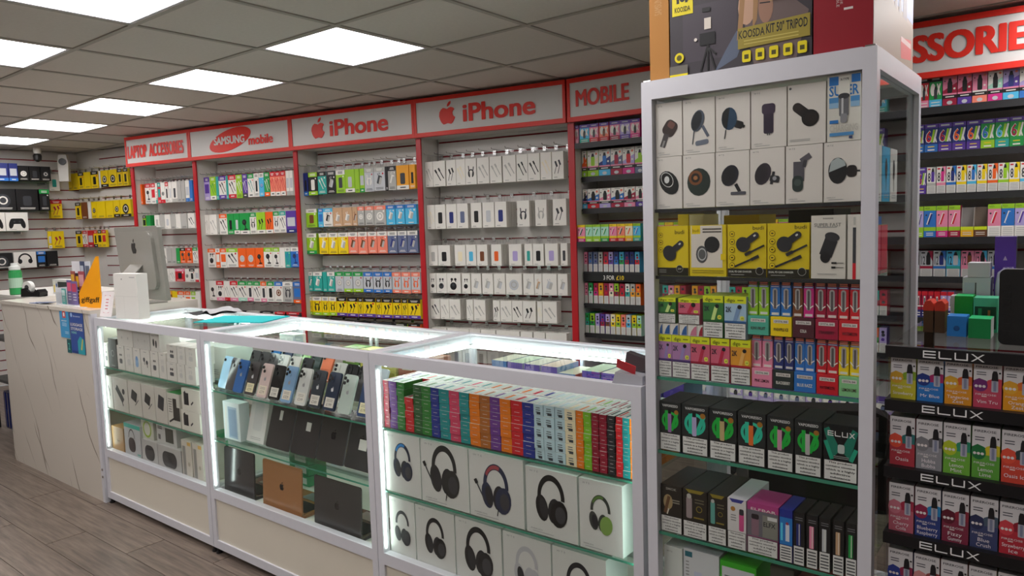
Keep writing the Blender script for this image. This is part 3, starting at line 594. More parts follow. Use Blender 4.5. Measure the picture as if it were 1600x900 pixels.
for rid, pl_, d, z0, z1, s in ROWS:
    if rid[0] in 'LSABW':
        lowg = max(g for g in GROOVES if g < z1+.004)
        if z1-lowg < .028: z0 -= z1-lowg+.006; z1 = lowg-.006
    L = items(s); bay = rid[0]; rn = int(''.join(ch for ch in rid if ch.isdigit()))-1
    for k, (u0, u1, sp) in enumerate(L):
        if rid[0] == 'M': u0 = max(u0, -2.556)
        if rid[0] in 'LSAB': bi = 'LSAB'.index(rid[0]); u0 = max(u0, DIV[bi]+.016); u1 = min(u1, DIV[bi+1]-.024); L[k][1] = u1
        if k and u0 < L[k-1][1]+.001: u0 = L[k-1][1]+.001
        if u1-u0 < .014: continue
        L[k][0] = u0
        w_ = max(.012, u1-u0-.001); h_ = z1-z0; uc = (u0+u1)/2
        peg = bay in 'LSABW' or rid in ('X5', 'X6', 'X7')
        vape = sp[0] == 'v' or sp[:2] == 'cc'
        dep = .026 if peg else (.11 if vape else .13)
        if bay == 'B': dep = .032
        if bay in 'LSAW' and sp[:2] != 'zz': h_ *= random.uniform(.97, 1.0)
        if peg: zb = z1-h_
        elif vape:
            zb = min(MSH, key=lambda q: abs(q-z0)); h_ = z1-zb
        else: zb = z0
        nm, ds = ('vape_box', 'vape') if vape else PNAME[sp[:2]]
        me = pack_mesh(sp, w_, h_, dep, nm)
        if pl_ == '1': loc, rz = W1(uc, d), A1
        elif pl_ == '2': loc, rz = W2(uc, d), A2
        else: loc, rz = (d, uc), math.pi/2
        o = link(nm, me, None, loc+(zb,), rz)
        lab = '%s %s %s, %s from left, %s row of %s' % (CN[sp[2]], ds, 'box' if (vape or sp[2] == 'W' or not peg) else 'pack', ORD[k], ROWPH[rn], BAYPH[bay])
        if rid == 'X1b': lab = lab.replace('from left', 'of the black ones')
        grp = 'packs in the %s row of the %s' % (ROWPH[rn], BAYPH[bay])
        tag(o, lab, 'box' if not peg else 'pack', grp)
        if peg:
            gz = min([g for g in GROOVES if g > z1+.004], default=z1+.045)
            th = gz-z1
            t = link('hang_tab', TAB, o, (0, .004, h_)); t.scale = (min(1, w_/.036), 1, (th-.004)/.04)
            back = {'W': .46, 'X': .0}.get(bay, BD)
            if bay in 'LSAB':
                par = BAYS['LSAB'.index(bay)]; link('peg_hook', HOOK if bay in 'LSAB' else HOOKS, par, (uc-DIV['LSAB'.index(bay)], back, gz))
            elif bay == 'W': link('peg_hook', HOOKS, SLATW, (uc, back, gz))
            else: link('peg_hook', HOOKS, SLATX, (uc, 0, gz))
            gap = (L[k+1][0]-u1) if k+1 < len(L) else .02
            nb = (3 if gap > .03 else 1) if bay in 'BA' else (1 if gap > .01 else 0)
            for q in range(nb):
                if d+(q+2)*(dep+.006) > back-.005: break
                a = (W1(uc, d+(q+1)*(dep+.006)) if pl_ == '1' else (d-(q+1)*(dep+.006), uc))
                c = link(nm, me, None, a+(zb,), rz); tt = link('hang_tab', TAB, c, (0, .004, h_)); tt.scale = t.scale
                tag(c, '%s %s pack hanging behind the %s pack, %s row of %s' % (CN[sp[2]], ds, ORD[k], ROWPH[rn], BAYPH[bay]), 'pack', 'packs hanging behind others')
# shelf boxes carried on behind the tall cabinet
FILL = {0: (1.934, .12, .058, ['vkIPMD', 'vkUPPD', 'vkIPQK', 'vpMIMK', 'vpIIJK', 'vkCPTD']), 1: (1.73, .14, .06, ['vgVPBR', 'vgVPPO', 'vgNPLB', 'vgVPPM', 'vgNPTC']),
        2: (1.53, .13, .045, ['vaW-GP', 'vaW-CB', 'vaW-YY', 'vaW-IQ', 'vaW-LL']), 3: (1.322, .11, .054, ['vsILMR', 'vsHLLN', 'vsBLBV', 'vsJYON', 'vsEYAO', 'vsULLV']),
        4: (1.128, .125, .037, ['vwF-B-', 'vwY---', 'vwI-M-', 'vwNWO-', 'vwUP--', 'vwCN--', 'vwG-Z-']), 5: (.925, .13, .037, ['vwTM--', 'vwA-Y-', 'vwLM--', 'vwIE--', 'vwMR--']),
        6: (.733, .13, .037, ['vwON--', 'vwPM--', 'vwLN--', 'vwEY--', 'vwU-P-']), 7: (.413, .072, .085, ['vkU-UF', 'vkS-UP', 'vkU-SD', 'vkS-UF'])}
for r, (z, h_, w_, sps) in FILL.items():
    ms = [pack_mesh(sp.replace('vkU-', 'vkUP').replace('vkS-', 'vkSP') if r == 7 else sp, w_-.003, h_, .1, 'vape_box') for sp in sps]
    u0, u1 = (-2.02, -.79) if r < 7 else (-2.3, -.2)
    n = int((u1-u0)/w_)
    for k in range(n):
        if r < 6 and (k*7+r*3) % 11 == 10: continue
        q = (k*3+k//4) % len(ms); o = link('vape_box', ms[q], None, W2(u0+(k+.5)*w_, .02 if r in (0, 3) else .10)+(z,), A2)
        tag(o, '%s vape box, %s from left behind the tall cabinet, %s shelf' % (CN[sps[q][2]], ORD[k], ROWPH[r]), 'box', 'shelf boxes seen through the tall cabinet')
# price strip on the shelf of the mobile accessories bay
mb = MB().box(0, .62, 0, .004, 0, .05, 'K'); F = Face(mb, .62, .05, lambda x, z, e: (x*.62, -e, z*.05))
F.text('3 FOR', .295, .5, .55, 'W', w=.125, bold=True); F.text('£10', .42, .5, .55, 'Y', w=.085, bold=True)
tag(mb.build('price_strip', 'card', None, W2(-2.55, .076)+(1.072,), A2), 'black shelf strip reading 3 FOR £10', 'sign')

# two emptied cartons in the fourth shelf row
for k, (a, b, c, c2) in enumerate(((-0.483, -0.432, 'e8b020', 'a8a4a0'), (-0.430, -0.379, '6a4228', '8a7a6c'))):
    g = empty('open_carton', W2((a+b)/2, .02)+(1.322,), A2); tag(g, 'emptied open carton with %s front on the vape shelves' % ('yellow', 'brown')[k], 'box', 'emptied cartons'); w_ = b-a
    mb = MB().box(-w_/2, w_/2, 0, .002, 0, .05, c); F = Face(mb, w_, .05); F.rect(0, .7, 1, 1, 'cfe020'); F.lines(.15, .85, .2, .55, 2, 'd8d0c0', .4); mb.build('front', 'card', g)
    MB().box(-w_/2, w_/2, .002, .1, 0, .002, c2).build('base', 'card', g); MB().box(-w_/2, w_/2, .1, .102, 0, .14, c2).build('back', 'card', g)
    for x in (-w_/2, w_/2-.0015): MB().mesh([(x, .002, .002), (x, .1, .002), (x, .1, .14), (x, .06, .14), (x, .002, .05), (x+.0015, .002, .002), (x+.0015, .1, .002), (x+.0015, .1, .14), (x+.0015, .06, .14), (x+.0015, .002, .05)], [(0, 1, 2, 3, 4), (9, 8, 7, 6, 5), (0, 4, 9, 5), (4, 3, 8, 9), (3, 2, 7, 8)], c2).build('side', 'card', g)

# ================================================================ DISPLAY COUNTERS
YC0, YC1 = 1.66, 2.19
class Grp:
    """collects world-coordinate boxes as parts under an empty"""
    def __init__(s, name, loc, rz=0): s.o = empty(name, loc, rz); s.l = loc
    def part(s, name, m, x0, x1, y0, y1, z0, z1, parent=None, col='W', cols=None):
        a, b, c = s.l; o = MB().box(x0-a, x1-a, y0-b, y1-b, z0-c, z1-c, col, cols).build(name, m, s.o)
        if parent: o.parent = parent
        return o
    def mb(s, name, m, mb, smooth=False): return mb.build(name, m, s.o, smooth=smooth)
SHZ = (.757, .53); CFZ = .285
def counter_case(x0, x1, label):
    g = Grp('display_counter', ((x0+x1)/2, YC0, 0)); t = .03
    tag(g.o, label, 'display counter', 'glass display counters')
    for x in (x0, x1-t):
        for y in (YC0, YC1-t):
            g.part('post', 'alu', x, x+t, y, y+t, .03, 1.02)
            f = MB().lathe([(.014, 0), (.014, .008), (.008, .01), (.008, .03)], x+t/2-g.l[0], y+t/2-g.l[1], n=10); f.build('foot', 'black', g.o)
    for z0, z1, n in ((.98, 1.02, 'top_rail'), (.262, .305, 'middle_rail'), (.03, .068, 'bottom_rail')):
        for y in (YC0, YC1-t): g.part(n, 'alu', x0+t, x1-t, y, y+t, z0, z1)
        for x in (x0, x1-t): g.part(n, 'alu', x, x+t, YC0+t, YC1-t, z0, z1)
    g.part('base_panel', 'panel', x0+t, x1-t, YC0+.008, YC0+.016, .068, .262); g.part('base_panel', 'panel', x0+t, x1-t, YC1-.016, YC1-.008, .068, .262)
    for x in (x0+.011, x1-.019): g.part('base_panel', 'panel', x, x+.008, YC0+t, YC1-t, .068, .262)
    g.part('case_floor', 'whitelam', x0+t, x1-t, YC0+.016, YC1-t, CFZ-.012, CFZ)
    g.part('glass_pane', 'glass', x0+t, x1-t, YC0+.003, YC0+.008, .305, .98)
    for x in (x0+.012, x1-.017): g.part('glass_pane', 'glass', x, x+.005, YC0+t, YC1-t, .305, .98)
    g.part('top_pane', 'glass', x0+t, x1-t, YC0+t, YC1-t, 1.008, 1.014)
    xm = (x0+x1)/2
    for a, b, y in ((x0+t, xm+.02, YC1-.014), (xm-.02, x1-t, YC1-.024)):
        d = g.part('sliding_door', 'glass', a, b, y, y+.005, .305, .98)
        for q in (a, b-.012): g.part('door_frame', 'alu', q, q+.012, y-.002, y+.007, .305, .98, d)
    for z in SHZ:
        q = g.part('glass_shelf', 'shelfglass', x0+t, x1-t, YC0+.018, YC1-.04, z-.007, z-.001)
        g.part('shelf_edge', 'edge', x0+t, x1-t, YC0+.0165, YC0+.018, z-.007, z-.001, q)
        for xx in (x0+t, x1-t-.02):
            for yy in (YC0+.06, YC1-.1): g.part('shelf_clip', 'chrome', xx, xx+.02, yy, yy+.012, z-.014, z-.007, q)
    g.part('led_strip', 'led', x0+t+.02, x1-t-.02, YC1-.05, YC1-.035, .968, .978)
    g.part('led_strip', 'led', x0+t+.002, x0+t+.014, YC0+.04, YC1-.05, .968, .978)
    for x in (x0+t+.001, x1-t-.0045): g.part('led_strip', 'led', x, x+.0035, YC0+.009, YC0+.014, .32, .96)
    return g
counter_case(-4.18, -3.095, 'glass display counter holding boxed earbuds beside the marble counter')
counter_case(-3.092, -1.965, 'glass display counter holding phones, tablets and laptops')
counter_case(-1.962, -.902, 'glass display counter holding colourful small boxes and headset boxes')

def bx(name, label, cat, x0, x1, yf, dep, z0, z1, art=None, base='W', cols=None, group=None, m='card', rz=0):
    mb = MB(); w_, h_ = x1-x0, z1-z0; mb.box(-w_/2, w_/2, 0, dep, 0, h_, base, cols)
    if art: art(Face(mb, w_, h_))
    return tag(mb.build(name, m, None, ((x0+x1)/2, yf, z0), rz), label, cat, group)
CASE = {}
for rid, pl_, d, z0, z1, s in [
('T1', 'y', 1.675, 1.61, 1.734, '-0.864,-0.787,t1;-0.784,-0.704,t2;-0.701,-0.620,t3;-0.617,-0.538,t4;-0.535,-0.455,t5'),
('T1s', 'y', 1.675, 1.615, 1.753, '-0.452,-0.385,ts'),
('T2', 'y', 1.675, 1.477, 1.603, '-0.867,-0.789,t6;-0.785,-0.705,t7;-0.702,-0.622,t8;-0.620,-0.542,t9;-0.539,-0.461,t10;-0.458,-0.384,t11'),
('T3', 'y', 1.675, 1.311, 1.433, '-0.866,-0.774,b1;-0.770,-0.678,b2;-0.674,-0.583,b3;-0.580,-0.488,b3'),
('T3b', 'y', 1.675, 1.315, 1.448, '-0.484,-0.413,sf;-0.409,-0.383,sn'),
('T4p', 'y', 1.685, 1.221, 1.301, '-0.629,-0.606,cbL;-0.603,-0.581,cbL;-0.577,-0.555,cbB;-0.552,-0.530,cbB;-0.526,-0.505,cbZ;-0.502,-0.481,cbQ;-0.477,-0.455,cbM;-0.453,-0.431,cbM;-0.429,-0.408,cbR;-0.405,-0.385,cbR'),
('T4l', 'y', 1.675, 1.179, 1.22, '-0.626,-0.578,clT;-0.573,-0.526,clY;-0.523,-0.477,clZ;-0.474,-0.427,clM;-0.425,-0.382,clR'),
('T4d', 'y', 1.675, 1.192, 1.254, '-0.867,-0.809,dgN;-0.802,-0.745,dgI'),
('T4e', 'y', 1.675, 1.159, 1.263, '-0.737,-0.686,dgN;-0.683,-0.630,dgC'),
('T4f', 'y', 1.675, 1.16, 1.189, '-0.866,-0.846,cuB;-0.845,-0.825,cuB;-0.824,-0.803,cuB;-0.799,-0.779,cuB;-0.777,-0.753,cuI;-0.752,-0.738,cuR'),
('T5', 'y', 1.675, 1.055, 1.16, '-0.870,-0.821,dgU;-0.820,-0.771,dgU;-0.770,-0.721,dgI;-0.718,-0.671,dgI;-0.668,-0.620,dgA'),
('T5p', 'y', 1.685, 1.094, 1.175, '-0.620,-0.598,cbI;-0.595,-0.572,cbI;-0.569,-0.547,cbV;-0.544,-0.524,cbV;-0.521,-0.500,cbB;-0.499,-0.478,cbB;-0.474,-0.453,cbR;-0.451,-0.429,cbR;-0.427,-0.407,cbY;-0.404,-0.384,cbY'),
('T5l', 'y', 1.675, 1.055, 1.097, '-0.617,-0.570,clI;-0.567,-0.522,clK;-0.520,-0.473,clB;-0.471,-0.426,clR;-0.424,-0.381,clH'),
('T6', 'y', 1.675, 0.862, 0.988, '-0.867,-0.799,vrN;-0.796,-0.726,vrT;-0.723,-0.655,vrN;-0.651,-0.585,vrT;-0.581,-0.521,vrN;-0.518,-0.459,vrN;-0.455,-0.384,vrE'),
('T7', 'y', 1.675, 0.646, 0.77, '-0.865,-0.798,sm1;-0.795,-0.731,sm2;-0.728,-0.681,sm3;-0.678,-0.632,sm4;-0.629,-0.555,eb;-0.552,-0.523,eb2;-0.520,-0.496,stV;-0.491,-0.467,stI;-0.463,-0.440,stS;-0.434,-0.411,stX;-0.407,-0.385,stN'),
('T8', 'y', 1.675, 0.465, 0.621, '-0.862,-0.806,zz;-0.802,-0.707,ux;-0.704,-0.613,bk;-0.579,-0.524,zz;-0.520,-0.448,zz'),
('C1a', 'y', 1.685, 0.757, 0.884, '-4.262,-4.206,K;-4.198,-4.096,b;-4.088,-3.997,K;-3.990,-3.909,e1;-3.902,-3.816,e2;-3.809,-3.733,e3;-3.726,-3.632,e1;-3.625,-3.547,e3;-3.541,-3.471,e1'),
('C1b', 'y', 1.685, 0.758, 0.845, '-3.465,-3.373,e;-3.367,-3.296,e;-3.290,-3.198,e'),
('C1c', 'y', 1.685, 0.845, 0.93, '-3.453,-3.361,e;-3.355,-3.284,e;-3.278,-3.186,e'),
('C1d', 'y', 1.685, 0.886, 0.971, '-3.974,-3.802,g;-3.795,-3.619,g;-3.612,-3.522,e'),
('C2', 'y', 1.685, 0.526, 0.706, '-4.264,-4.083,m1;-4.075,-3.904,m2;-3.897,-3.756,m3;-3.749,-3.614,m3;-3.608,-3.492,m4'),
('C2b', 'y', 1.685, 0.532, 0.694, '-3.486,-3.368,m5'),
('C2c', 'y', 1.685, 0.633, 0.733, '-3.342,-3.175,m6'),
('C2d', 'y', 1.685, 0.532, 0.627, '-3.357,-3.188,m6'),
('C3', 'y', 1.692, 0.286, 0.459, '-4.293,-4.220,bl;-4.204,-4.011,br;-3.996,-3.815,hp'),
('C3b', 'y', 1.692, 0.283, 0.412, '-3.803,-3.639,sp;-3.633,-3.404,sp'),
('C3c', 'y', 1.692, 0.412, 0.514, '-3.784,-3.634,bag;-3.614,-3.409,pad'),
('C3d', 'y', 1.692, 0.289, 0.474, '-3.392,-3.302,x;-3.290,-3.204,x'),
('G3', 'y', 1.685, 0.506, 0.78, '-1.977,-1.753,h1;-1.750,-1.536,h2;-1.533,-1.314,h3'),
('G3b', 'y', 1.685, 0.501, 0.753, '-1.307,-1.122,h4;-1.117,-0.976,h5'),
('G4', 'y', 1.692, 0.266, 0.524, '-1.997,-1.799,h6;-1.796,-1.613,h7;-1.610,-1.414,h8;-1.409,-1.225,h9;-1.221,-1.036,h10'),
('S', 'y', 1.69, 0.77, 0.923, '-1.980,-1.939,M;-1.939,-1.900,M;-1.900,-1.861,P;-1.861,-1.823,N;-1.823,-1.782,R;-1.782,-1.742,D;-1.742,-1.698,N;-1.698,-1.660,V;-1.660,-1.614,T;-1.614,-1.569,I;-1.569,-1.528,T;-1.528,-1.485,O;-1.485,-1.443,Z;-1.443,-1.402,P;-1.402,-1.360,O;-1.360,-1.316,R;-1.316,-1.273,V'),
('Sb', 'y', 1.69, 0.766, 0.917, '-1.273,-1.238,C;-1.238,-1.199,C;-1.199,-1.163,C;-1.163,-1.126,E'),
('Sc', 'y', 1.69, 0.765, 0.912, '-1.126,-1.101,O;-1.101,-1.075,L;-1.075,-1.052,M;-1.050,-1.026,M;-1.024,-1.001,K;-0.997,-0.976,R;-0.976,-0.954,T;-0.954,-0.935,O'),
]: CASE[rid] = (d, z0, z1, items(s))

# ---- art of the bigger boxes
def hp_big(F, c, c2=None, mic=False, tilt=0, cx=.5, cz=.5, s=1, band2=None):
    c2 = c2 or c; k = F.w/F.h; lite = '3c3c40' if c2[0] in '123' else c2
    F.arc(cx, cz+.08*s, .195*s, .265*s, -4, 184, c, 18, 1.4)
    if band2: F.arc(cx, cz+.08*s, .205*s, .25*s, 70, 150, band2, 12, 1.4)
    F.ell(cx-.18*s, cz-.1*s, .12*s, c, rz=.22*s*k, rot=10); F.ell(cx-.145*s, cz-.11*s, .08*s, '2a2a2e', rz=.17*s*k, rot=10)
    F.ell(cx+.06*s, cz-.11*s, .12*s, '26262a' if not c2[0] in '789b' else c, rz=.21*s*k, rot=-6); F.ell(cx+.15*s, cz-.14*s, .165*s, c2, rz=.225*s*k, rot=-8); F.ell(cx+.18*s, cz-.15*s, .1*s, lite, rz=.14*s*k)
    if mic:
        F.line(cx-.24*s, cz-.2*s, cx-.4*s, cz+.06*s, .025, 'D'); F.line(cx-.4*s, cz+.06*s, cx-.44*s, cz+.13*s, .06, 'K'); F.line(cx+.05*s, cz-.28*s, cx+.02*s, cz-.42*s, .015, 'K')
def wye(F, c='55565a', low=True):
    F.text('W T E', .17, .945, .028, c, w=.17)
    if low: F.text('AIRBUDS', .2, .075, .02, '77787a', w=.24); F.lines(.06, .6, .03, .05, 1, 'a0a0a0', .5)
def A_t1(F): wye(F); F.rrect(.55, .52, .5, .3, '3a2d2c', -35, .35); F.line(.42, .42, .25, .18, .2, '4a4546'); F.rrect(.6, .58, .26, .12, '6e4a42', -35); F.line(.34, .3, .25, .18, .07, '8f8c8c')
def A_t2(F): wye(F); F.line(.62, .5, .8, .3, .09, '5a6070'); F.rrect(.6, .2, .42, .09, '6a7080', 6, .4); F.ell(.47, .6, .2, '4a5260', rz=.2, rot=-18); F.ell(.44, .6, .15, '23272e', rz=.18, rot=-18); F.line(.36, .44, .3, .18, .03, '3a3f4a')
def A_t3(F): wye(F); F.rrect(.68, .45, .26, .13, '241f22', -20); F.line(.6, .5, .85, .4, .08, 'K'); F.ell(.4, .57, .23, '25405a', rz=.2); F.poly([(.18, .55), (.2, .68), (.3, .75), (.42, .76), (.33, .39), (.22, .45)], '15181c'); F.line(.3, .38, .26, .22, .03, 'D')
def A_t4(F): wye(F); F.rrect(.5, .46, .28, .44, '33283a', 0, .2); F.rrect(.5, .66, .38, .18, '3d3044', 0, .3); F.line(.47, .26, .47, .21, .03, 'D'); F.line(.53, .26, .53, .21, .03, 'D')
def A_t5(F): F.ell(.07, .945, .035, '55565a'); F.lines(.06, .6, .05, .1, 2, 'a0a0a0', .4); F.line(.26, .62, .6, .44, .26, '211a1a'); F.ell(.26, .62, .13, '2b2222'); F.ell(.6, .43, .23, '151212'); F.ell(.63, .43, .16, '241c1b')
def A_ts(F):
    F.rect(.06, .84, .36, .97, '2a74c0'); F.rect(.72, .86, .98, .98, '2a74c0'); F.text('SUPER', .5, .76, .15, '2a78c4', w=.88, bold=True)
    for a, b in ((.06, .34), (.7, .96)): F.rect(a, .5, b, .66, '8fb6d8'); F.rect(a, .58, b, .66, '4d8cc4')
    F.rect(.34, .66, .68, .97, 'e2dfd8'); F.text('X-TYPE', .52, .92, .035, 'K', w=.26, bold=True)
    F.rrect(.5, .52, .28, .3, '6a6a70', 0, .2); F.ell(.5, .67, .17, '3c3c42', rz=.045); F.line(.46, .4, .46, .64, .06, 'c8c8cc'); F.rrect(.5, .34, .2, .14, '8a8a90', 0, .3)
    F.rect(.08, .27, .34, .32, '2a74c0'); F.text('CHARGING', .5, .2, .1, 'c4bfb8', w=.84, bold=True); F.rect(.08, .08, .8, .13, '4d8cc4'); F.rect(.66, .03, .76, .07, '33406a')
def A_t6(F): wye(F); F.ell(.5, .5, .34, '1d1f20', rz=.25, rot=35); F.ell(.43, .56, .22, 'd8d8d6', rz=.16, rot=35); F.ell(.43, .56, .2, '1a1a1a', rz=.145, rot=35); F.ell(.42, .56, .1, 'd0d0d0', rz=.07)
def A_t7(F): wye(F); F.ell(.5, .48, .37, '24302c', rz=.26); F.ell(.4, .56, .22, '7a4a2a', rz=.14, rot=35); F.ell(.4, .56, .14, '2a2420', rz=.09, rot=35); F.ell(.4, .56, .07, 'a06a40', rz=.04)
def A_t8(F): wye(F); F.line(.6, .4, .72, .26, .1, '1c1c22'); F.rrect(.68, .23, .46, .06, '50505a'); F.ell(.43, .56, .25, '2a2833', rz=.2, rot=-25); F.ell(.4, .56, .2, '1b1a20', rz=.17, rot=-25)
def A_t9(F): wye(F); F.ell(.38, .55, .23, '38303a', rz=.2, rot=-20); F.ell(.34, .55, .18, '2a242b', rz=.17, rot=-20); F.rrect(.72, .45, .28, .12, '2a2a30', -10); F.line(.62, .36, .7, .58, .08, '2a2a30'); F.ell(.72, .46, .06, '9a9aa0')
def A_t10(F): wye(F); F.line(.42, .72, .68, .82, .16, '5e5a62'); F.line(.36, .38, .36, .72, .3, '55525a'); F.rrect(.33, .34, .3, .28, '2a3634', 0, .45); F.ell(.33, .36, .1, '46524e'); F.line(.5, .62, .55, .74, .1, '3a383e')
def A_t11(F): wye(F); F.rrect(.76, .5, .28, .2, '241e20', 0, .4); F.line(.88, .5, .98, .5, .05, 'K'); F.ell(.38, .52, .26, '1b1b1e', rz=.22); F.poly([(.14, .5), (.2, .68), (.38, .74), (.56, .68), (.6, .6)], 'a9b2b4')
def car_chg(F, cx, cz, s, c='2c2c30'):
    F.line(cx-.02*s, cz-.01*s, cx+.3*s, cz+.16*s, .2*s, c); F.ell(cx-.1*s, cz-.05*s, .22*s, c, rz=.17*s, rot=25); F.ell(cx+.28*s, cz+.15*s, .1*s, c); F.line(cx+.22*s, cz+.13*s, cx+.28*s, cz+.16*s, .05*s, 'd8d8d8')
def icons(F, n, x=.12): [(F.ell(x, .82-i*.15, .075, '6a5a10'), F.ell(x, .82-i*.15, .06, 'e6c80e'), F.line(x-.03, .82-i*.15, x+.03, .82-i*.15, .035, '4a4010')) for i in range(n)]
def A_b1(F): F.rect(0, 0, 1, .16, '201d10'); F.text('budi', .73, .88, .085, '3a3208', w=.3); icons(F, 3); car_chg(F, .5, .5, .95); F.lines(.06, .3, .05, .13, 2, '8a8a86', .4); F.ell(.73, .14, .11, 'b8b8b0'); F.ell(.73, .14, .1, '15140c'); F.text('20W', .73, .14, .035, 'W', w=.12)
def A_b2(F):
    F.rect(.04, .17, .9, .99, 'd9d0c6'); F.rect(.06, .83, .3, .99, 'e6c80e'); F.text('budi', .18, .9, .06, '3a3208', w=.18); F.lines(.36, .88, .84, .95, 2, '55504a', .5); F.lines(.06, .94, .05, .13, 2, '8a7a10', .35)
    F.ell(.62, .62, .21, '1f2022', rz=.16); F.line(.56, .5, .52, .62, .16, '1f2022'); F.ell(.34, .43, .16, '4a4b4d', rz=.17); F.ell(.35, .43, .12, 'c0c0c0', rz=.125); F.ell(.35, .43, .1, '5a5b5c', rz=.1); F.rect(.86, .32, 1, .44, 'e6c80e')
def A_b3(F): F.rect(0, 0, 1, .16, '201d10'); F.text('budi', .8, .93, .075, '3a3208', w=.28); icons(F, 5); car_chg(F, .5, .66, .85); F.line(.2, .2, .82, .4, .05, '2a2a2c'); F.line(.62, .33, .82, .4, .08, '2a2a2c'); F.line(.52, .44, .96, .6, .05, '2a2a2c'); F.line(.46, .42, .62, .48, .08, '2a2a2c'); F.text('DUAL PD CAR CHARGER', .34, .105, .035, 'd8d8d0', w=.6, bold=True); F.lines(.04, .5, .03, .06, 1, 'a0a098', .4); F.ell(.84, .12, .1, 'b8b8b0'); F.ell(.84, .12, .09, '15140c')
def A_sf(F): F.text('SUPER FAST', .48, .85, .055, '6a6a68', w=.78); F.lines(.1, .84, .8, .825, 1, '9a9a98', .5); F.text('BOROFONE', .5, .95, .022, '4a4a4a', w=.3); F.line(.42, .36, .6, .62, .38, '2a2a2e'); F.ell(.62, .66, .22, '38383c', rz=.07, rot=-15); F.ell(.42, .34, .15, '1b1b1e', rz=.09); F.line(.6, .25, .95, .25, .02, 'K'); F.line(.6, .25, .75, .25, .06, 'K'); F.line(.6, .18, .95, .18, .02, 'K'); F.line(.6, .18, .72, .18, .06, 'K'); F.lines(.1, .85, .06, .09, 1, 'aaa8a4', .5)
def A_sn(F): F.rect(.4, .25, .65, .8, 'D'); F.rect(.4, 0, .65, .25, 'R'); F.rect(.45, .84, .6, .96, 'G')
BAR = ('CRYSTAL BAR', {'T': 'KIWI FRUIT', 'Y': 'PINEAPPLE ICE', 'Z': 'COLA', 'M': 'STRAWBERRY', 'R': 'WATERMELON', 'I': 'PINK LEMON', 'K': 'BLACKBERRY', 'B': 'BLUE RAZZ', 'H': 'LEMON LIME'})
def A_cb(c):
    def f(F):
        F.rect(0, .88, 1, 1, '201418'); F.rect(.1, .93, .9, .97, 'J'); F.rect(.1, .89, .9, .915, 'J'); F.rect(0, .82, 1, .87, '33408a'); F.rect(.1, .835, .9, .855, 'S')
        F.rrect(.5, .5, .5, .6, 'a9a4a2', 0, .5); F.rrect(.5, .48, .22, .54, '5a5356', 0, .4); F.line(.02, .4, .35, .28, .1, 'W'); F.line(.65, .27, .98, .34, .1, 'W')
        F.rect(0, 0, 1, .17, c); F.rect(.15, .03, .9, .1, 'd8d4d0')
    return f
def A_cl(c):
    def f(F):
        F.rect(.14, .68, .86, .86, 'dcd6d2'); F.text('CRYSTAL BAR', .5, .77, .1, '2a1a1e', w=.62, bold=True); F.text(BAR[1][c], .5, .35, .16, 'W' if c in 'ZKB' else '3a1420', w=.7 if len(BAR[1][c]) > 5 else .3, bold=True)
    return f
def A_dg(c, tall=True):
    def f(F):
        F.rect(0, .84, 1, 1, 'd6dc1e'); F.text('digo', .3, .915, .08, '33380c', w=.38, bold=True); F.lines(.56, .92, .89, .94, 1, '6a6e20', .5)
        F.line(.48, .42, .66, .74, .17, {'N': 'c8e08a', 'U': '9a88c0', 'I': 'c02a4a', 'C': '7a98c0', 'A': 'e8b060'}[c]); F.ell(.7, .76, .1, 'K')
        F.text('2K', .2, .7, .12, '1c2030', w=.28, bold=True); F.rrect(.82, .5, .2, .1, 'e0e050', 0, .4); F.text('£8', .82, .5, .04, 'K', w=.1)
        F.rect(0, .38, 1, .43, {'N': '1d5a2c', 'U': '4a3070', 'I': '9a1838', 'C': '2a5a90', 'A': 'b02030'}[c]); F.warn(.01, .005, .99, .38)
    return f
def A_cu(c): return lambda F: (F.rect(.05, .05, .95, .95, 'd9d6d0'), F.poly([(.25, .05), (.95, .05), (.95, .9), (.7, .8), (.4, .45)], {'B': '2a5a98', 'I': 'c87890', 'R': '9a2030'}[c]))
def A_vr(c, dc):
    g = {'N': '1fb040', 'T': '2ec0a0'}[c]
    def f(F):
        F.text('VAPORESSO', .5, .92, .05, 'd8d8d8', w=.74, bold=True); F.arc(.5, .62, .29, .4, 0, 360, g, 26); F.rect(.26, .42, .4, .82, g); F.line(.56, .42, .84, .8, .15, g)
        F.ell(.8, .8, .1, 'a5702a'); F.rrect(.48, .58, .17, .4, dc, 0, .25); F.rect(.41, .76, .55, .86, '15171a'); F.warn(.02, .005, .98, .36)
    return f
def elux(F, cx, cz, h, w, col='e6e6e6'):
    # wide angular letters drawn as strokes
    t = h*.17; tx = t*F.h/F.w; x = cx-w/2; lw = w*.215; st = w*.262
    for q in (0, .5, 1): F.rect(x+lw*.04, cz-h/2+q*(h-t), x+lw, cz-h/2+q*(h-t)+t, col)
    F.rect(x, cz-h/2, x+tx*.9, cz+h/2, col)
    x += st; F.rect(x, cz-h/2+t*.6, x+tx, cz+h/2, col); F.rect(x+tx*.4, cz-h/2, x+lw, cz-h/2+t, col)
    x += st; F.rect(x, cz-h/2+t*.6, x+tx, cz+h/2, col); F.rect(x+lw-tx, cz-h/2+t*.3, x+lw, cz+h/2, col); F.rect(x+tx*.4, cz-h/2, x+lw, cz-h/2+t, col)
    x += st
    for a in (0, 1): F.poly([(x, cz-h/2+a*h), (x+tx*1.4, cz-h/2+a*h), (x+lw, cz+h/2-a*h), (x+lw-tx*1.4, cz+h/2-a*h)], col)
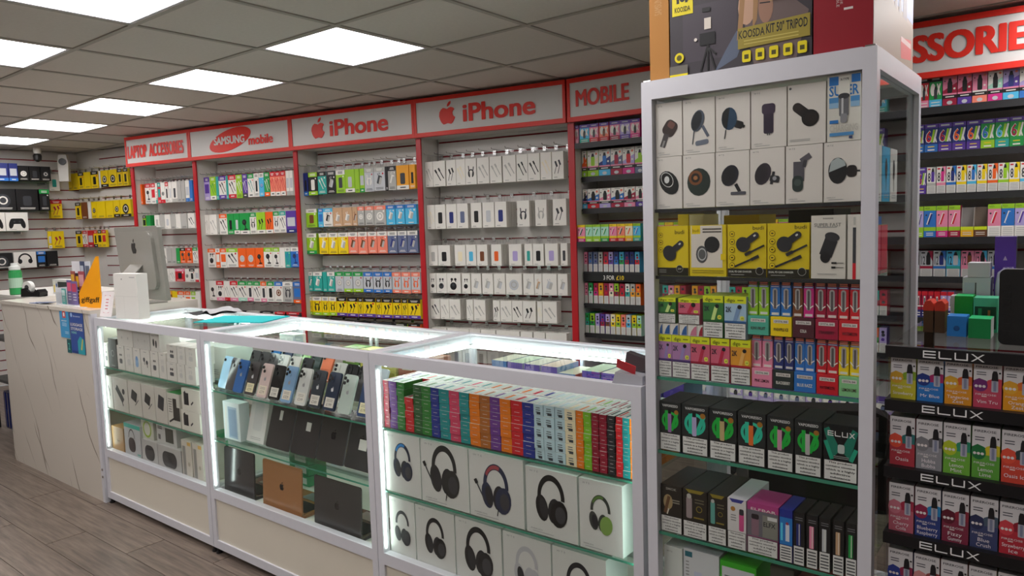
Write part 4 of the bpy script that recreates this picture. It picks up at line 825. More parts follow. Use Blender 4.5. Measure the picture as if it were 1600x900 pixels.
def A_vrE(F): F.poly([(.0, .9), (.15, .95), (.5, .55), (.25, .4)], '1d7a66'); F.poly([(1, .9), (.85, .95), (.5, .55), (.78, .4)], '1d7a66'); F.line(.05, .7, .25, .38, .12, '1fa080'); F.line(.95, .6, .8, .38, .12, '1fa080'); elux(F, .52, .84, .09, .8); F.rrect(.52, .58, .2, .16, 'b8c4c0'); F.rect(.46, .66, .58, .74, '15171a'); F.lines(.3, .75, .4, .46, 2, '9aa09c', .4); F.warn(.01, .005, .99, .37)
def A_sm(k):
    def f(F):
        if k == 4:
            F.rect(0, .35, 1, 1, 'd8d4d4'); F.poly([(.1, 1), (.9, 1), (.75, .93), (.25, .93)], '3a3c90'); F.ell(.3, .8, .13, 'b07a3a'); F.lines(.15, .5, .55, .7, 3, '8a8a8c', .4); F.rrect(.76, .58, .26, .4, 'd0508a', 0, .3); F.rrect(.76, .76, .24, .12, '3a3a40', 0, .3)
        else:
            F.rect(0, .35, 1, 1, '2a2520')
            if k == 1: F.text('SMOK', .5, .92, .05, '9a968e', w=.5, bold=True); F.ell(.35, .64, .22, 'a08a64', rz=.16); F.line(.2, .4, .4, .76, .14, '6a4a32'); F.line(.3, .38, .38, .5, .06, 'd8d0c0'); F.lines(.55, .9, .62, .72, 2, '8a8478', .5)
            else:
                F.poly([(.1, 1), (.9, 1), (.75, .93), (.25, .93)], '8a7a2a'); F.rrect(.26, .62, .24, .44, {2: '9a8a8c', 3: '5fa096'}[k], 0, .25); F.ell(.26, .86, .1, 'b8b4b0'); F.ell(.68, .62, .13, '8a7830'); F.ell(.68, .62, .1, '2a2520'); F.lines(.5, .88, .72, .84, 2, '6a6450', .4); F.rect(.45, .42, .88, .45, '8a7830')
        F.warn(.01, .005, .99, .35)
    return f
def A_eb(F): F.rect(0, .35, 1, 1, '6d6a72'); F.rect(0, .86, 1, 1, 'b04080'); F.text('ELFBAR', .52, .89, .05, 'W', w=.8); F.rrect(.26, .58, .24, .42, '8a6a78', 0, .2); F.rrect(.26, .74, .24, .1, '2c2428', 0, .3); F.rect(.5, .37, .98, .8, '86867e'); F.text('ELFX', .72, .63, .09, '2a2a30', w=.38, bold=True); F.rect(.66, .72, .96, .79, 'd8d8d8'); F.warn(.01, .005, .99, .34)
def A_eb2(F): F.rect(0, .33, 1, .85, '2a7ac8'); F.rect(0, .85, 1, 1, '2a3490'); F.line(.62, .4, .62, .72, .3, 'd8dce8'); F.ell(.6, .74, .12, '9a3a50'); F.rect(.08, .4, .25, .74, '5ad0f0'); F.warn(.01, .005, .99, .32, False)
def A_st(c): return lambda F: (F.rect(0, .35, 1, 1, '1b1a1c'), F.rrect(.45, .58, .4, .42, c, 0, .12), F.line(.52, .38, .52, .78, .06, 'W'), F.lines(.15, .85, .84, .92, 2, '77757a', .4), F.warn(.01, .005, .99, .36, False))

# ================================================================ TALL CABINET
TX0, TX1, TY0, TY1, TZ = -.888, -.352, 1.66, 2.15, 1.79
TSH = (1.476, 1.31, 1.053, .861, .645, .46)
def tall_cabinet():
    g = Grp('tall_cabinet', ((TX0+TX1)/2, TY0, 0)); t = .028
    tag(g.o, 'tall white-framed glass cabinet packed with chargers and vape boxes', 'cabinet')
    for x in (TX0, TX1-t):
        for y in (TY0, TY1-t):
            g.part('post', 'alu', x, x+t, y, y+t, .02, TZ-.001)
            cp = g.part('corner_cap', 'chrome', x+.004, x+t-.004, y+.004, y+t-.004, TZ-.001, TZ+.003)
            MB().lathe([(.013, 0), (.013, .02)], x+t/2-g.l[0], y+t/2-g.l[1], n=10).build('foot', 'black', g.o)
    for z0, z1, n in ((TZ-.045, TZ, 'top_rail'), (.42, .46, 'bottom_rail'), (.02, .06, 'plinth_rail')):
        for y in (TY0, TY1-t): g.part(n, 'alu', TX0+t, TX1-t, y, y+t, z0, z1)
        for x in (TX0, TX1-t): g.part(n, 'alu', x, x+t, TY0+t, TY1-t, z0, z1)
    g.part('base_panel', 'panel', TX0+t, TX1-t, TY0+.008, TY0+.016, .06, .42)
    for x in (TX0+.01, TX1-.018): g.part('base_panel', 'panel', x, x+.008, TY0+t, TY1-t, .06, .42)
    g.part('glass_pane', 'glass', TX0+t, TX1-t, TY0+.003, TY0+.007, .46, TZ-.045)
    for x in (TX0+.012, TX1-.016): g.part('glass_pane', 'glass', x, x+.004, TY0+t, TY1-t, .46, TZ-.045)
    g.part('glass_pane', 'glass', TX0+t, TX1-t, TY1-.012, TY1-.008, .46, TZ-.045)
    g.part('top_board', 'whitelam', TX0+t, TX1-t, TY0+t, TY1-t, TZ-.02, TZ-.002)
    g.part('floor_board', 'whitelam', TX0+t, TX1-t, TY0+.016, TY1-t, .448, .459)
    for z in TSH[:-1]:
        q = g.part('glass_shelf', 'shelfglass', TX0+t, TX1-t, TY0+.0105, TY1-.03, z-.007, z-.001)
        g.part('shelf_edge', 'blacklip' if z > 1.2 else 'edge', TX0+t, TX1-t, TY0+.009, TY0+.0105, z-.009, z-.001, q)
    return g
tall_cabinet()
TL = TX0+.03
def trow(key, zsnap, fn):
    d, z0, z1, L = CASE[key]
    z0 = zsnap if zsnap else z0
    for k, (a, b, c) in enumerate(L): fn(k, max(a, TL+.001), min(b, TX1-.03), d, z0, z1, c)
T_DESC = dict(t1='key-shaped car transmitter', t2='phone disc stand on angled arm', t3='round holder with clip', t4='flat-topped car charger', t5='stubby black car charger',
              t6='black disc with white rings', t7='dark disc with copper rings', t8='tilted disc on small foot', t9='tilted disc with vent clip', t10='hook-shaped holder', t11='split black and silver disc holder')
def f(k, a, b, d, z0, z1, c):
    bx('holder_box', 'white box printed with %s, %s row of tall cabinet' % (T_DESC[c], 'top' if int(c[1:]) < 6 else 'second'), 'box', a, b, d, .07, z0, z1, globals()['A_'+c], 'dad3ce', None, 'white car accessory boxes in the tall cabinet')
trow('T2', TSH[0], f); trow('T1', CASE['T2'][2]+.001, f)
trow('T1s', CASE['T2'][2]+.001, lambda k, a, b, d, z0, z1, c: bx('car_charger_box', 'blue and white box reading SUPER CHARGING in the tall cabinet', 'box', a, b, d, .06, z0, 1.7435, A_ts, 'd8d4cc'))
def f(k, a, b, d, z0, z1, c):
    lab = {'b1': 'yellow box with single black car charger in tall cabinet', 'b2': 'white and yellow box with round black phone mount', 'b3': 'yellow box with car charger and cable, %s of two' % ('left' if k == 2 else 'right')}[c]
    bx('car_charger_box', lab, 'box', a, b, d, .07, z0, z1, globals()['A_'+c], 'd9c016', None, 'yellow charger boxes in the tall cabinet')
trow('T3', TSH[1], f)
trow('T3b', TSH[1], lambda k, a, b, d, z0, z1, c: bx('car_charger_box' if k == 0 else 'cable_box', 'white box reading SUPER FAST beside yellow boxes' if k == 0 else 'narrow white box with black and red stripe', 'box', a, b, d, .06, z0, z1, A_sf if k == 0 else A_sn, 'd8d2ca'))
GV = 'vape packs in the tall cabinet'
def f(lev):
    def q(k, a, b, d, z0, z1, c):
        c = c[2:]
        bx('vape_pack', '%s slim vape pack, %s from left in the %s twin-pack row' % (CN[c], ORD[k], lev), 'box', a, b, d, .05, z0, z1, A_cb(P(c)), P(c), None, GV)
    return q
def fl(lev):
    def q(k, a, b, d, z0, z1, c):
        c = c[2:]
        bx('vape_carton', '%s carton reading %s under %s twin packs' % (CN[c], BAR[1][c].title(), lev), 'box', a, b, d, .08, z0, z1, A_cl(c), {'T': '4fae98', 'Z': '50202c', 'K': '2c3434', 'H': '86c48a'}.get(c, P(c)), None, 'vape cartons in the tall cabinet')
    return q
trow('T5l', TSH[2], fl('lower')); trow('T5p', CASE['T5l'][2]+.001, f('lower')); trow('T4l', CASE['T5p'][2]+.001, fl('upper')); trow('T4p', CASE['T4l'][2]+.001, f('upper'))
DGC = {'N': '3a7a3c', 'U': 'b080b0', 'I': 'd0607a', 'C': 'a4c0d8', 'A': 'e09a30'}
def fd(lev):
    def q(k, a, b, d, z0, z1, c):
        c = c[2:]
        bx('vape_carton', '%s carton with lime top and warning label, %s in %s row' % (CN[c], ORD[k], lev), 'box', a, b, d, .09, z0, z1, A_dg(c), DGC[c], dict(t='c8d020'), 'lime-topped vape cartons')
    return q
trow('T5', TSH[2], fd('lower')); zt = CASE['T5'][2]+.001
trow('T4f', zt, lambda k, a, b, d, z0, z1, c: bx('pod_box', 'white pod box with %s curve, %s of the six small ones' % (CN[c[2:]], ORD[k]), 'box', a, b, d, .06, z0, z1, A_cu(c[2:]), 'd9d6d0', None, 'small pod boxes in the tall cabinet'))
trow('T4e', zt, fd('tall upper')); trow('T4d', CASE['T4f'][2]+.001, fd('short upper'))
VD = ['9a70a8', 'b0a8d0', 'c0a878', 'e07030', 'c890a8', 'b8b4b4']
def f(k, a, b, d, z0, z1, c):
    if c == 'vrE': bx('vape_carton', 'black carton with green swirls and warning label at row end', 'box', a, b, d, .1, z0, z1, A_vrE, '16181a'); return
    bx('vape_carton', 'black carton with %s ring print, %s from left on its shelf' % ('green' if c[2] == 'N' else 'teal', ORD[k]), 'box', a, b, d, .12, z0, z1, A_vr(c[2], VD[k]), '26292a', None, 'black ring-print vape cartons')
trow('T6', TSH[3], f)
def f(k, a, b, d, z0, z1, c):
    dsc = {'sm1': 'dark carton with tan device print at left end', 'sm2': 'dark carton with grey device and gold ring print', 'sm3': 'dark carton with teal device print', 'sm4': 'white carton with pink device print',
           'eb': 'wide grey carton with magenta top band', 'eb2': 'narrow blue carton with white device print'}
    if c in dsc: bx('vape_carton', dsc[c]+' in tall cabinet', 'box', a, b, d, .16 if k < 4 else .1, z0, z1, {'sm': A_sm(int(c[2])) if c[:2] == 'sm' else None, 'eb': A_eb if c == 'eb' else A_eb2}[c[:2]], {'sm4': 'd0ccd4', 'eb': 'b04080', 'eb2': '2a3490'}.get(c, '2a2520'), None, 'cartons on the fifth cabinet shelf')
    else: bx('vape_stick_box', 'slim black box with %s stick print in tall cabinet' % CN[c[2]], 'box', a, b, d, .1, z0, z1, A_st(P(c[2])), '1b1a1c', None, 'cartons on the fifth cabinet shelf')
trow('T7', TSH[4], f)
def f(k, a, b, d, z0, z1, c):
    lab = ['white box at the bottom left of tall cabinet', 'white box with blue docking stand print', 'bright green box with white label', 'dark grey carton beside green box', 'red carton at the bottom of tall cabinet'][k]
    def art(F):
        if k == 0: F.text('W T E', .3, .9, .03, '55565a', w=.3)
        if k == 1: F.rect(.04, .86, .25, .96, '2a6a7a'); F.rect(.3, .2, .52, .62, 'c8cce0'); F.poly([(.24, .2), (.5, .2), (.56, .46), (.32, .5)], '3a4278'); F.poly([(.5, .2), (.86, .2), (.84, .44), (.6, .5)], '2a3058'); F.lines(.06, .16, .5, .8, 5, '9a9a9c', .4)
        if k == 2: F.rect(.05, .02, .95, .9, 'd0d0d8'); F.lines(.08, .5, .6, .76, 3, '55565a', .4); F.text('belkin', .8, .74, .05, '33343a', w=.22)
        if k > 2: F.lines(.15, .85, .6, .85, 4, '5a5650' if k == 3 else 'd08080', .4)
    bx('gadget_box', lab, 'box', a, b, d+.015, .2, z0, [.6, .605, .6, .62, .6][k], art, ['d8dcd8', 'd4d6da', '3fb02a', '4a4a42', 'a03a40'][k], None, 'boxes on the cabinet floor')
trow('T8', TSH[5]+.001, f)
# boxes standing behind the yellow row and a loose yellow pack
bx('cable_carton', 'small yellow carton behind yellow boxes, left end of cabinet', 'box', -.86, -.83, 1.80, .1, TSH[1], 1.462, None, 'c4a818'); bx('cable_carton', 'small cream carton behind the yellow charger boxes', 'box', -.828, -.79, 1.80, .1, TSH[1], 1.46, None, 'd8c8a0')
bx('cable_carton', 'lying yellow carton behind white phone mount box', 'box', -.73, -.64, 1.79, .12, TSH[1], 1.455, None, 'd0a818')
bx('gadget_case', 'black gadget case behind white boxes at cabinet right', 'case', -.56, -.46, 1.76, .15, TSH[1], 1.462, None, 'K')

for k, (y, c, c2) in enumerate(((1.80, 'd8dcd8', '3a3c40'), (1.885, '3aa8d8', '4a4444'), (1.97, 'dcdcd8', '3a3a3e'))):
    mb = MB().box(-.039, .039, 0, .06, 0, .128, c); F = Face(mb, .078, .128); F.ell(.5, .6, .14, c2, rz=.2); F.line(.5, .5, .5, .2, .06, c2); F.lines(.2, .8, .05, .14, 2, 'a0a4a6', .4)
    tag(mb.build('cable_box', 'card', None, (-.386, y+.04, TSH[0]), math.pi/2), '%s box facing the side glass of tall cabinet, %s from front' % (('white', 'sky blue', 'white')[k], ORD[k]), 'box', 'boxes facing the side glass')
for k, c in enumerate(('e0e0dc', 'd8506a', 'c83a50')):
    bx('vape_carton', '%s lime-topped carton behind yellow boxes at cabinet side' % ('white', 'pink', 'red')[k], 'box', -.45, -.40, 1.80+k*.075, .07, TSH[1], 1.42, None, c, dict(t='c8d020'))
# ---- boxes standing on the tall cabinet
mb = MB().box(0, .052, 0, .42, 0, .33, 'b07c42'); F = Face(mb, .052, .33, lambda x, z, e: (x*.052, -e, z*.33)); F.text('SAMSUNG', .45, .55, .06, 'c8a070', w=.9, rot=90)
tag(mb.build('cardboard_box', 'matt', None, (-.878, 1.69, TZ+.003)), 'brown cardboard box standing on left end of tall cabinet', 'box')
def A_tripod(F):
    # smoky backdrop, camera on a tripod, two plain blurred figures and the yellow title band
    F.rect(0, 0, 1, 1, '3a353b'); F.rect(.1, .15, .5, .8, '443d46'); F.poly([(.62, .0), (.9, .0), (.98, .5), (.82, .75), (.66, .8), (.55, .5)], '6a5a58')
    F.poly([(.34, .0), (.5, .12), (.55, .3), (.5, .42), (.42, .22)], '5a6478'); F.ell(.57, .66, .06, 'c09a80', rz=.2); F.poly([(.50, .3), (.53, .9), (.56, .98), (.6, .9), (.56, .8), (.54, .4)], 'a07a50'); F.poly([(.62, .95), (.66, .9), (.64, .5), (.61, .4)], 'a07a50')
    F.ell(.70, .62, .05, '9a7460', rz=.18); F.poly([(.655, .8), (.7, .86), (.75, .76), (.74, .68), (.69, .76)], '4a382c'); F.line(.66, .67, .73, .66, .008, 'K')
    F.rect(.02, .72, .18, .99, 'e0cf10'); F.rect(.055, .86, .075, .95, 'K'); F.ell(.10, .905, .02, 'K'); F.rect(.12, .86, .14, .95, 'K'); F.ell(.14, .905, .018, 'K'); F.text('KOOSDA', .1, .79, .06, '2a2608', w=.12, bold=True)
    F.rect(.265, .5, .315, .63, 'd8cfc4'); F.rect(.25, .7, .31, .75, 'K'); F.rect(.23, .32, .345, .46, '101014'); F.line(.29, .32, .235, .02, .012, 'K'); F.line(.29, .32, .29, .02, .012, 'K'); F.line(.29, .32, .345, .02, .012, 'K'); F.ell(.2, .4, .012, 'd8d0c8'); F.line(.3, .28, .35, .2, .014, 'K')
    F.poly([(.51, .20), (.99, .22), (.99, .46), (.51, .43)], '9a8a34'); F.text('KOOSDA', .605, .36, .09, '2a2610', w=.18, bold=True, rot=0); F.text('KIT 50" TRIPOD', .84, .375, .1, 'K', w=.27, bold=True, rot=0); F.lines(.55, .92, .23, .3, 2, 'c8b860', .3)
    for q in range(5): F.rrect(.57+q*.093, .11, .06, .13, 'e0cf10', 0, .2); F.rect(.555+q*.093, .08, .585+q*.093, .13, '4a4610')
    F.ell(.075, .22, .036, 'e0cf10'); F.ell(.075, .22, .02, '5a5408'); F.rect(.0, .02, .14, .13, '6a665e'); F.rect(0, 0, .14, .03, 'e0cf10'); F.lines(.7, .98, .66, .7, 1, 'c8c060', .5); F.poly([(.92, .82), (.96, .86), (.93, .95)], 'd07040')
bx('tripod_box', 'wide dark box with yellow title band, on the tall cabinet', 'box', -.820, -.487, 1.685, .2, TZ+.003, TZ+.203, A_tripod, '2c2829')
def red_box():
    w_, h_, dp = .118, .3, .42; mb = MB().box(-w_/2, w_/2, 0, dp, 0, h_, '8e0a1e', dict(r='b8a89a'))
    F = Face(mb, w_, h_); F.text('4 IN 1', .60, .42, .06, 'e0d8d4', w=.72, bold=True, rot=-90); F.text('CHARGING CABLE', .42, .46, .02, 'd0b8b4', w=.78, rot=-90); F.text('FAST CHARGE', .48, .44, .016, 'd0b8b4', w=.6, rot=-90)
    S_ = Face(mb, dp, h_, lambda x, z, e: (w_/2+e, x*dp, z*h_))
    S_.rect(0, 0, 1, 1, 'a89484'); S_.poly([(.3, 1), (.36, .45), (1, .4), (1, 1)], 'aab4d8'); S_.poly([(0, 1), (0, .45), (.3, .4), (.35, 1)], 'c8a898'); S_.poly([(.7, .3), (.72, .75), (.76, .98), (.8, .7), (.82, .3)], '8a8088'); S_.poly([(.48, .3), (.49, .75), (.53, .8), (.56, .3)], '9a9090')
    S_.poly([(.58, .3), (.6, .5), (.64, .52), (.68, .3)], '94888a'); S_.poly([(0, 0), (1, 0), (1, .36), (.4, .42), (0, .45)], 'a08c78'); S_.rrect(.8, .16, .3, .16, 'd85a58', 6, .15); S_.rect(.66, .19, .93, .23, 'e8c8c4')
    return tag(mb.build('cable_box', 'card', None, (-.425, 1.685, TZ+.003)), 'deep red box with city picture on its side, on tall cabinet', 'box')
red_box()

# ================================================================ INSIDE THE COUNTERS
def crow(key, z0, fn, lo, hi):
    d, za, zb, L = CASE[key]
    for k, (a, b, c) in enumerate(L):
        a2, b2 = max(a, lo), min(b, hi)
        if b2-a2 > .012: fn(k, a2, b2, d, z0, zb, c)
C1 = (-4.146, -3.128)
# -- first counter: earbuds on the top shelf
def buds(F, k):
    kind = k % 4
    if kind == 0: F.rrect(.5, .38, .4, .26, 'c8c6c4', 0, .4); F.ell(.4, .68, .07, 'd0cecb'); F.ell(.6, .68, .07, 'd0cecb'); F.line(.4, .68, .4, .56, .05, 'c4c2c0'); F.line(.6, .68, .6, .56, .05, 'c4c2c0')
    if kind == 1: F.rrect(.5, .44, .42, .4, '8fb4dc', 0, .4); F.rrect(.5, .6, .3, .16, '6a96cc', 0, .4)
    if kind == 2: F.ell(.36, .6, .12, 'D'); F.line(.36, .6, .42, .4, .06, 'D'); F.ell(.66, .5, .12, 'D'); F.line(.66, .5, .7, .3, .06, 'D')
    if kind == 3: F.rrect(.5, .36, .4, .2, '55565a', 0, .3); F.ell(.42, .62, .07, 'K'); F.ell(.6, .62, .07, 'K')
    F.lines(.3, .7, .88, .93, 1, '9a9a9a', .5)
def f(k, a, b, d, z0, z1, c):
    dark = k in (0, 2)
    if k == 2: z1 += .03
    lab = 'dark grey tall earphone box' if k == 2 else ('dark box squeezed at the left corner' if k == 0 else 'white earbuds box')
    bx('earbuds_box', '%s, %s from left on counter top shelf' % (lab, ORD[k]), 'box', a, b, d, .09, z0, z1, (lambda F: (F.ell(.5, .5, .2, '8a8a86'), F.ell(.5, .5, .14, '2a2a2a'), F.lines(.2, .8, .05, .12, 1, '8a8a86', .5))) if dark else (lambda F: buds(F, k+2 if k == 1 else k)), '3a3836' if dark else 'dcd8d2', None, 'earbuds boxes on the upper counter shelf')
crow('C1a', SHZ[0], f, *C1)
def f(lev):
    def q(k, a, b, d, z0, z1, c): bx('earbuds_box', 'white earbuds box, %s in the %s layer at counter right end' % (ORD[k], lev), 'box', a, b, d, .09, z0, z1, lambda F: buds(F, 3 if k == 0 else 0), 'dcd8d2', None, 'earbuds boxes on the upper counter shelf')
    return q
crow('C1b', SHZ[0], f('lower'), *C1); crow('C1c', CASE['C1b'][2]+.001, f('upper'), *C1)
crow('C1d', CASE['C1a'][2]+.001, lambda k, a, b, d, z0, z1, c: bx('earbuds_box', ['wide white box lying on top at the left', 'wide grey-white box lying on top, middle', 'white box with black earbuds lying on top'][k]+' of earbuds', 'box', a, b, d, .1, z0, z1, (lambda F: (F.ell(.3, .5, .04, 'b8b4b0'), F.ell(.7, .5, .04, 'b8b4b0'))) if k < 2 else (lambda F: (F.ell(.35, .5, .1, 'K', rz=.22), F.ell(.62, .42, .1, 'K', rz=.22), F.lines(.1, .5, .85, .92, 1, '9a9a9a', .5))), 'c9c6c2' if k == 1 else 'd8d4ce', None, 'earbuds boxes on the upper counter shelf'), *C1)
# white cartons further back on the same shelf
for k in range(4): bx('earbuds_carton', 'white carton at the back of the earbuds shelf, %s from left' % ORD[k], 'box', -3.95+k*.2, -3.78+k*.2, 1.83, .14, SHZ[0], .90+.01*(k % 2), lambda F: F.lines(.1, .6, .1, .3, 3, 'b0b4b0', .4), 'e0e4de', None, 'cartons at the back of the counter')
# -- second shelf: phone mounts
def mount(F, k):
    if k == 0: F.line(.3, .7, .6, .4, .13, '2a2a2c'); F.line(.55, .62, .5, .28, .05, 'K')
    elif k == 1: F.line(.25, .72, .68, .32, .2, '222224'); F.ell(.72, .62, .09, 'K'); F.line(.3, .78, .3, .6, .06, 'K'); F.line(.6, .3, .66, .18, .05, 'K')
    elif k in (2, 3): F.rrect(.45, .58, .42, .3, '2a2a2c', -20, .1); F.line(.5, .3, .78, .48, .04, '55555a')
    else: F.rrect(.5, .58, .5, .4, '4a4a50', -14, .1); F.rrect(.5, .58, .42, .33, '3a3a40', -14, .1)
def f(k, a, b, d, z0, z1, c): bx('phone_mount_box', 'white box printed with %s, second shelf' % ['small clip arm', 'long grip arm', 'tablet on thin leg, left', 'tablet on thin leg, right', 'big dark tablet'][k], 'box', a, b, d, .13, z0, z1, lambda F: mount(F, k), 'cbc6be', None, 'mount boxes on the second counter shelf')
crow('C2', SHZ[1], f, *C1)
crow('C2b', SHZ[1], lambda k, a, b, d, z0, z1, c: bx('phone_mount_box', 'white and black box with green top, second shelf', 'box', a, b, d, .12, z0, z1, lambda F: (F.rect(.45, .2, .98, .85, '35322f'), F.rect(.75, .6, .98, .85, 'd0ccc4'), F.lines(.08, .4, .4, .85, 6, '8a8680', .4), F.line(.1, .12, .5, .25, .08, '2a2a2a')), 'd0ccc4', dict(t='3c8a4a')), *C1)
for key, lv in (('C2d', 'lower'), ('C2c', 'upper')):
    crow(key, SHZ[1] if lv == 'lower' else CASE['C2d'][2]+.001, lambda k, a, b, d, z0, z1, c: bx('mount_box', 'white box with black clamp print, %s of two stacked' % lv, 'box', a, b, d, .13, z0, z1, lambda F: (F.rect(.12, .25, .38, .8, '26262a'), F.poly([(.12, .8), (.2, .9), (.24, .8)], '26262a'), F.line(.5, .3, .62, .45, .05, '26262a')), 'd8d4ca', None, 'two stacked clamp boxes'), *C1)
bx('gadget_box', 'small green-edged pack behind the mount boxes', 'pack', -3.80, -3.70, 1.9, .05, SHZ[1], .67, lambda F: F.ell(.5, .6, .3, 'a8c040'), '8a9a50')
bx('gadget_box', 'grey carton at the back of second shelf', 'box', -3.62, -3.42, 1.95, .1, SHZ[1], .7, lambda F: F.lines(.1, .9, .4, .8, 3, 'd0d4d8', .4), '8fa0a8')
# -- bottom of the first counter
def f(k, a, b, d, z0, z1, c):
    art = [lambda F: F.lines(.2, .8, .2, .8, 3, '2a4a8a', .5), lambda F: F.text('Naim', .55, .5, .09, '5a4020', w=.24), lambda F: (F.rect(0, .88, 1, 1, '3aa898'), F.rrect(.46, .4, .42, .42, '33282a', 0, .4), F.arc(.46, .55, .17, .2, 10, 170, '4a4446', 12, 1.6), F.lines(.75, .95, .05, .2, 2, '5ab0a0', .5))][k]
    bx('speaker_box', ['blue box at the left on the counter floor', 'brown cardboard box on the counter floor', 'grey box with teal top and hanging speaker print'][k], 'box', a, b, d, .14, z0, [.43, .43, .47][k], art, ['7f9fc8', 'b08a58', 'b9b9bb'][k])
crow('C3', CFZ+.001, f, *C1)
crow('C3b', CFZ+.001, lambda k, a, b, d, z0, z1, c: bx('speaker_box', 'grey box with rounded black speaker print, %s one' % ('smaller' if k == 0 else 'larger'), 'box', a, b, d, .15, z0, z1, lambda F: (F.rrect(.5, .5, .62, .62, '2c2c2e', 0, .45), F.rrect(.5, .5, .56, .54, '3c3c3e', 0, .45)), 'b6b4b2', None, 'speaker boxes'), *C1)
bx('accessory_bag', 'clear bagged accessory with lime label on speaker box', 'bag', -3.825, -3.695, 1.705, .06, CASE['C3b'][2]+.001, .515, lambda F: (F.ell(.5, .5, .34, '9ab83a'), F.ell(.5, .5, .26, 'd0d0c4'), F.lines(.2, .7, .8, .9, 2, '9a9a94', .5)), 'c8c8bc')
bx('speaker_box', 'white box with dark grid panel print on speaker box', 'box', -3.66, -3.462, 1.705, .13, CASE['C3b'][2]+.001, .515, lambda F: (F.rect(.45, .15, .85, .85, '4a4c46'), F.rect(.08, .2, .2, .45, '6a6a68'), F.lines(.08, .3, .7, .9, 2, '55565a', .5)), 'c4c4c2')
bx('charger_box', 'bright green small box beside the grid panel box', 'box', -3.455, -3.37, 1.86, .06, CFZ+.001, .50, None, '2fc080')
crow('C3d', CFZ+.001, lambda k, a, b, d, z0, z1, c: bx('cable_carton', 'tall white carton with grey stripe, %s of the pair' % ('left' if k == 0 else 'right'), 'box', a, b, d, .12, z0, z1, lambda F: (F.rect(.1, .1, .4, .85, '8f8c88'), F.ell(.7, .4, .12, 'b0a898'), F.rect(.6, .88, .95, .97, 'd8b060')), 'd0c9be', None, 'tall cartons'), *C1)

# -- second counter: phones
def rr(w_, h_, r, n=5):
    o = []
    for q, (sx, sz) in enumerate(((1, 1), (-1, 1), (-1, -1), (1, -1))):
        for i in range(n+1):
            t = math.radians(90*q+90*i/n); o.append((sx*(w_/2-r)+r*math.cos(t), h_/2+sz*(h_/2-r)+r*math.sin(t)))
    return o[::-1]
PHC = 0
def phone(x, y, z, col, lenses, sticker, label, h_=.145, w_=.071, tilt=20, rz=0, logo=True):
    o = MB().prism(list(reversed(rr(w_, h_, .012))), 0, .008, col, col).build('phone', 'shine', None, (x, y, z), rz, -math.radians(tilt))
    o.rotation_euler = (-math.radians(tilt), 0, rz)
    tag(o, label, 'phone', 'phones on show in the counter')
    if lenses >= 3:
        MB().prism([(a-.0165, b+h_-.042) for a, b in rr(.034, .036, .008)][::-1], -.002, 0, col).build('camera_bump', 'shine', o)
    pts = {1: [(-.022, .018)], 2: [(-.024, .018), (-.013, .034)], 3: [(-.025, .016), (-.025, .034), (-.010, .025)], 4: [(-.024, .014), (-.024, .031), (-.024, .048)]}[lenses]
    for a, b in pts: MB().prism(ellipse(a, h_-b, .0068, .0068, 0, 12), -.004, -.0015, '141416', '3a3a3e').build('lens', 'shine', o)
    if logo:
        mb = MB()
        for q in apple(0, h_*.55, .014): mb.prism(q, -.0006, .0, 'd8d8dc' if col in ('2a2a2e', '1e1e20', '2c3440', '28354a', '3a3a3c', '3a4048', '4a4648') else '9a9a9c')
        mb.build('logo', 'shine', o)
    if sticker:
        mb = MB().box(-.026, .026, -.001, -.0002, .012, .05, sticker); F = Face(mb, .052, .038, lambda q, w2, e: (-.026+q*.052, -.001-e, .012+w2*.038)); F.text('£%d' % random.choice((199, 249, 329, 399, 279)), .5, .3, .3, '55504a', w=.6); F.lines(.15, .85, .55, .85, 2, '9a948a', .4)
        mb.build('price_sticker', 'card', o)
    return o
R1P = [(-3.018, 1.705, 'a8d0ea', 1, None, 'blue and white sleeve phone at the left end of front row', False), (-2.945, 1.698, '4a4648', 2, None, 'dark grey phone, second in the front phone row', False), (-2.871, 1.689, '3a68a8', 2, None, 'bright blue phone in the front row', True),
       (-2.784, 1.69, '4a4648', 2, 'e4d8b0', 'charcoal phone with cream price sticker in front row', True), (-2.692, 1.69, 'd8c0bc', 2, 'e0d4c0', 'pale pink phone with cream sticker in front row', True), (-2.612, 1.693, '1e1e20', 2, 'dcd6cc', 'black phone with white sticker in front row', False),
       (-2.523, 1.69, '84a8cc', 3, 'e0d8c8', 'light blue triple-lens phone in front row', True), (-2.434, 1.694, 'd4d6d2', 3, 'dcd8ce', 'silver triple-lens phone with sticker in front row', True), (-2.349, 1.697, '3a4048', 3, 'dcd6cc', 'graphite triple-lens phone with sticker in front row', True),
       (-2.262, 1.70, '28354a', 3, 'dcd6cc', 'navy triple-lens phone with sticker in front row', True), (-2.172, 1.70, 'b8c4bc', 3, None, 'pale green triple-lens phone in front row', True), (-2.075, 1.712, '34466a', 2, 'e4d8b0', 'dark blue phone at the right end of front row', True)]
for x, y, c, l, st, lb, lg in R1P: phone(x, y, SHZ[0]+.0075, c, l, st, lb, logo=lg, h_=.148 if l == 3 else .143)
R2P = [(-3.01, '3a3a3c', 2), (-2.935, '3a3a3c', 2), (-2.86, '4a4a4c', 3), (-2.79, 'd0d6d0', 3), (-2.705, 'd6dad2', 2), (-2.62, '2a2a2e', 2), (-2.40, 'c8ccc4', 4), (-2.325, '1e1e20', 4), (-2.245, '3a3a3c', 4), (-2.15, 'c0ccd8', 2)]
for k, (x, c, l) in enumerate(R2P): phone(x, 1.83, SHZ[0]+.018, c, l, None, '%s phone, %s from left in the middle phone row' % ('dark' if int(c[:2], 16) < 100 else 'pale', ORD[k]), h_=.142, tilt=24, logo=False)
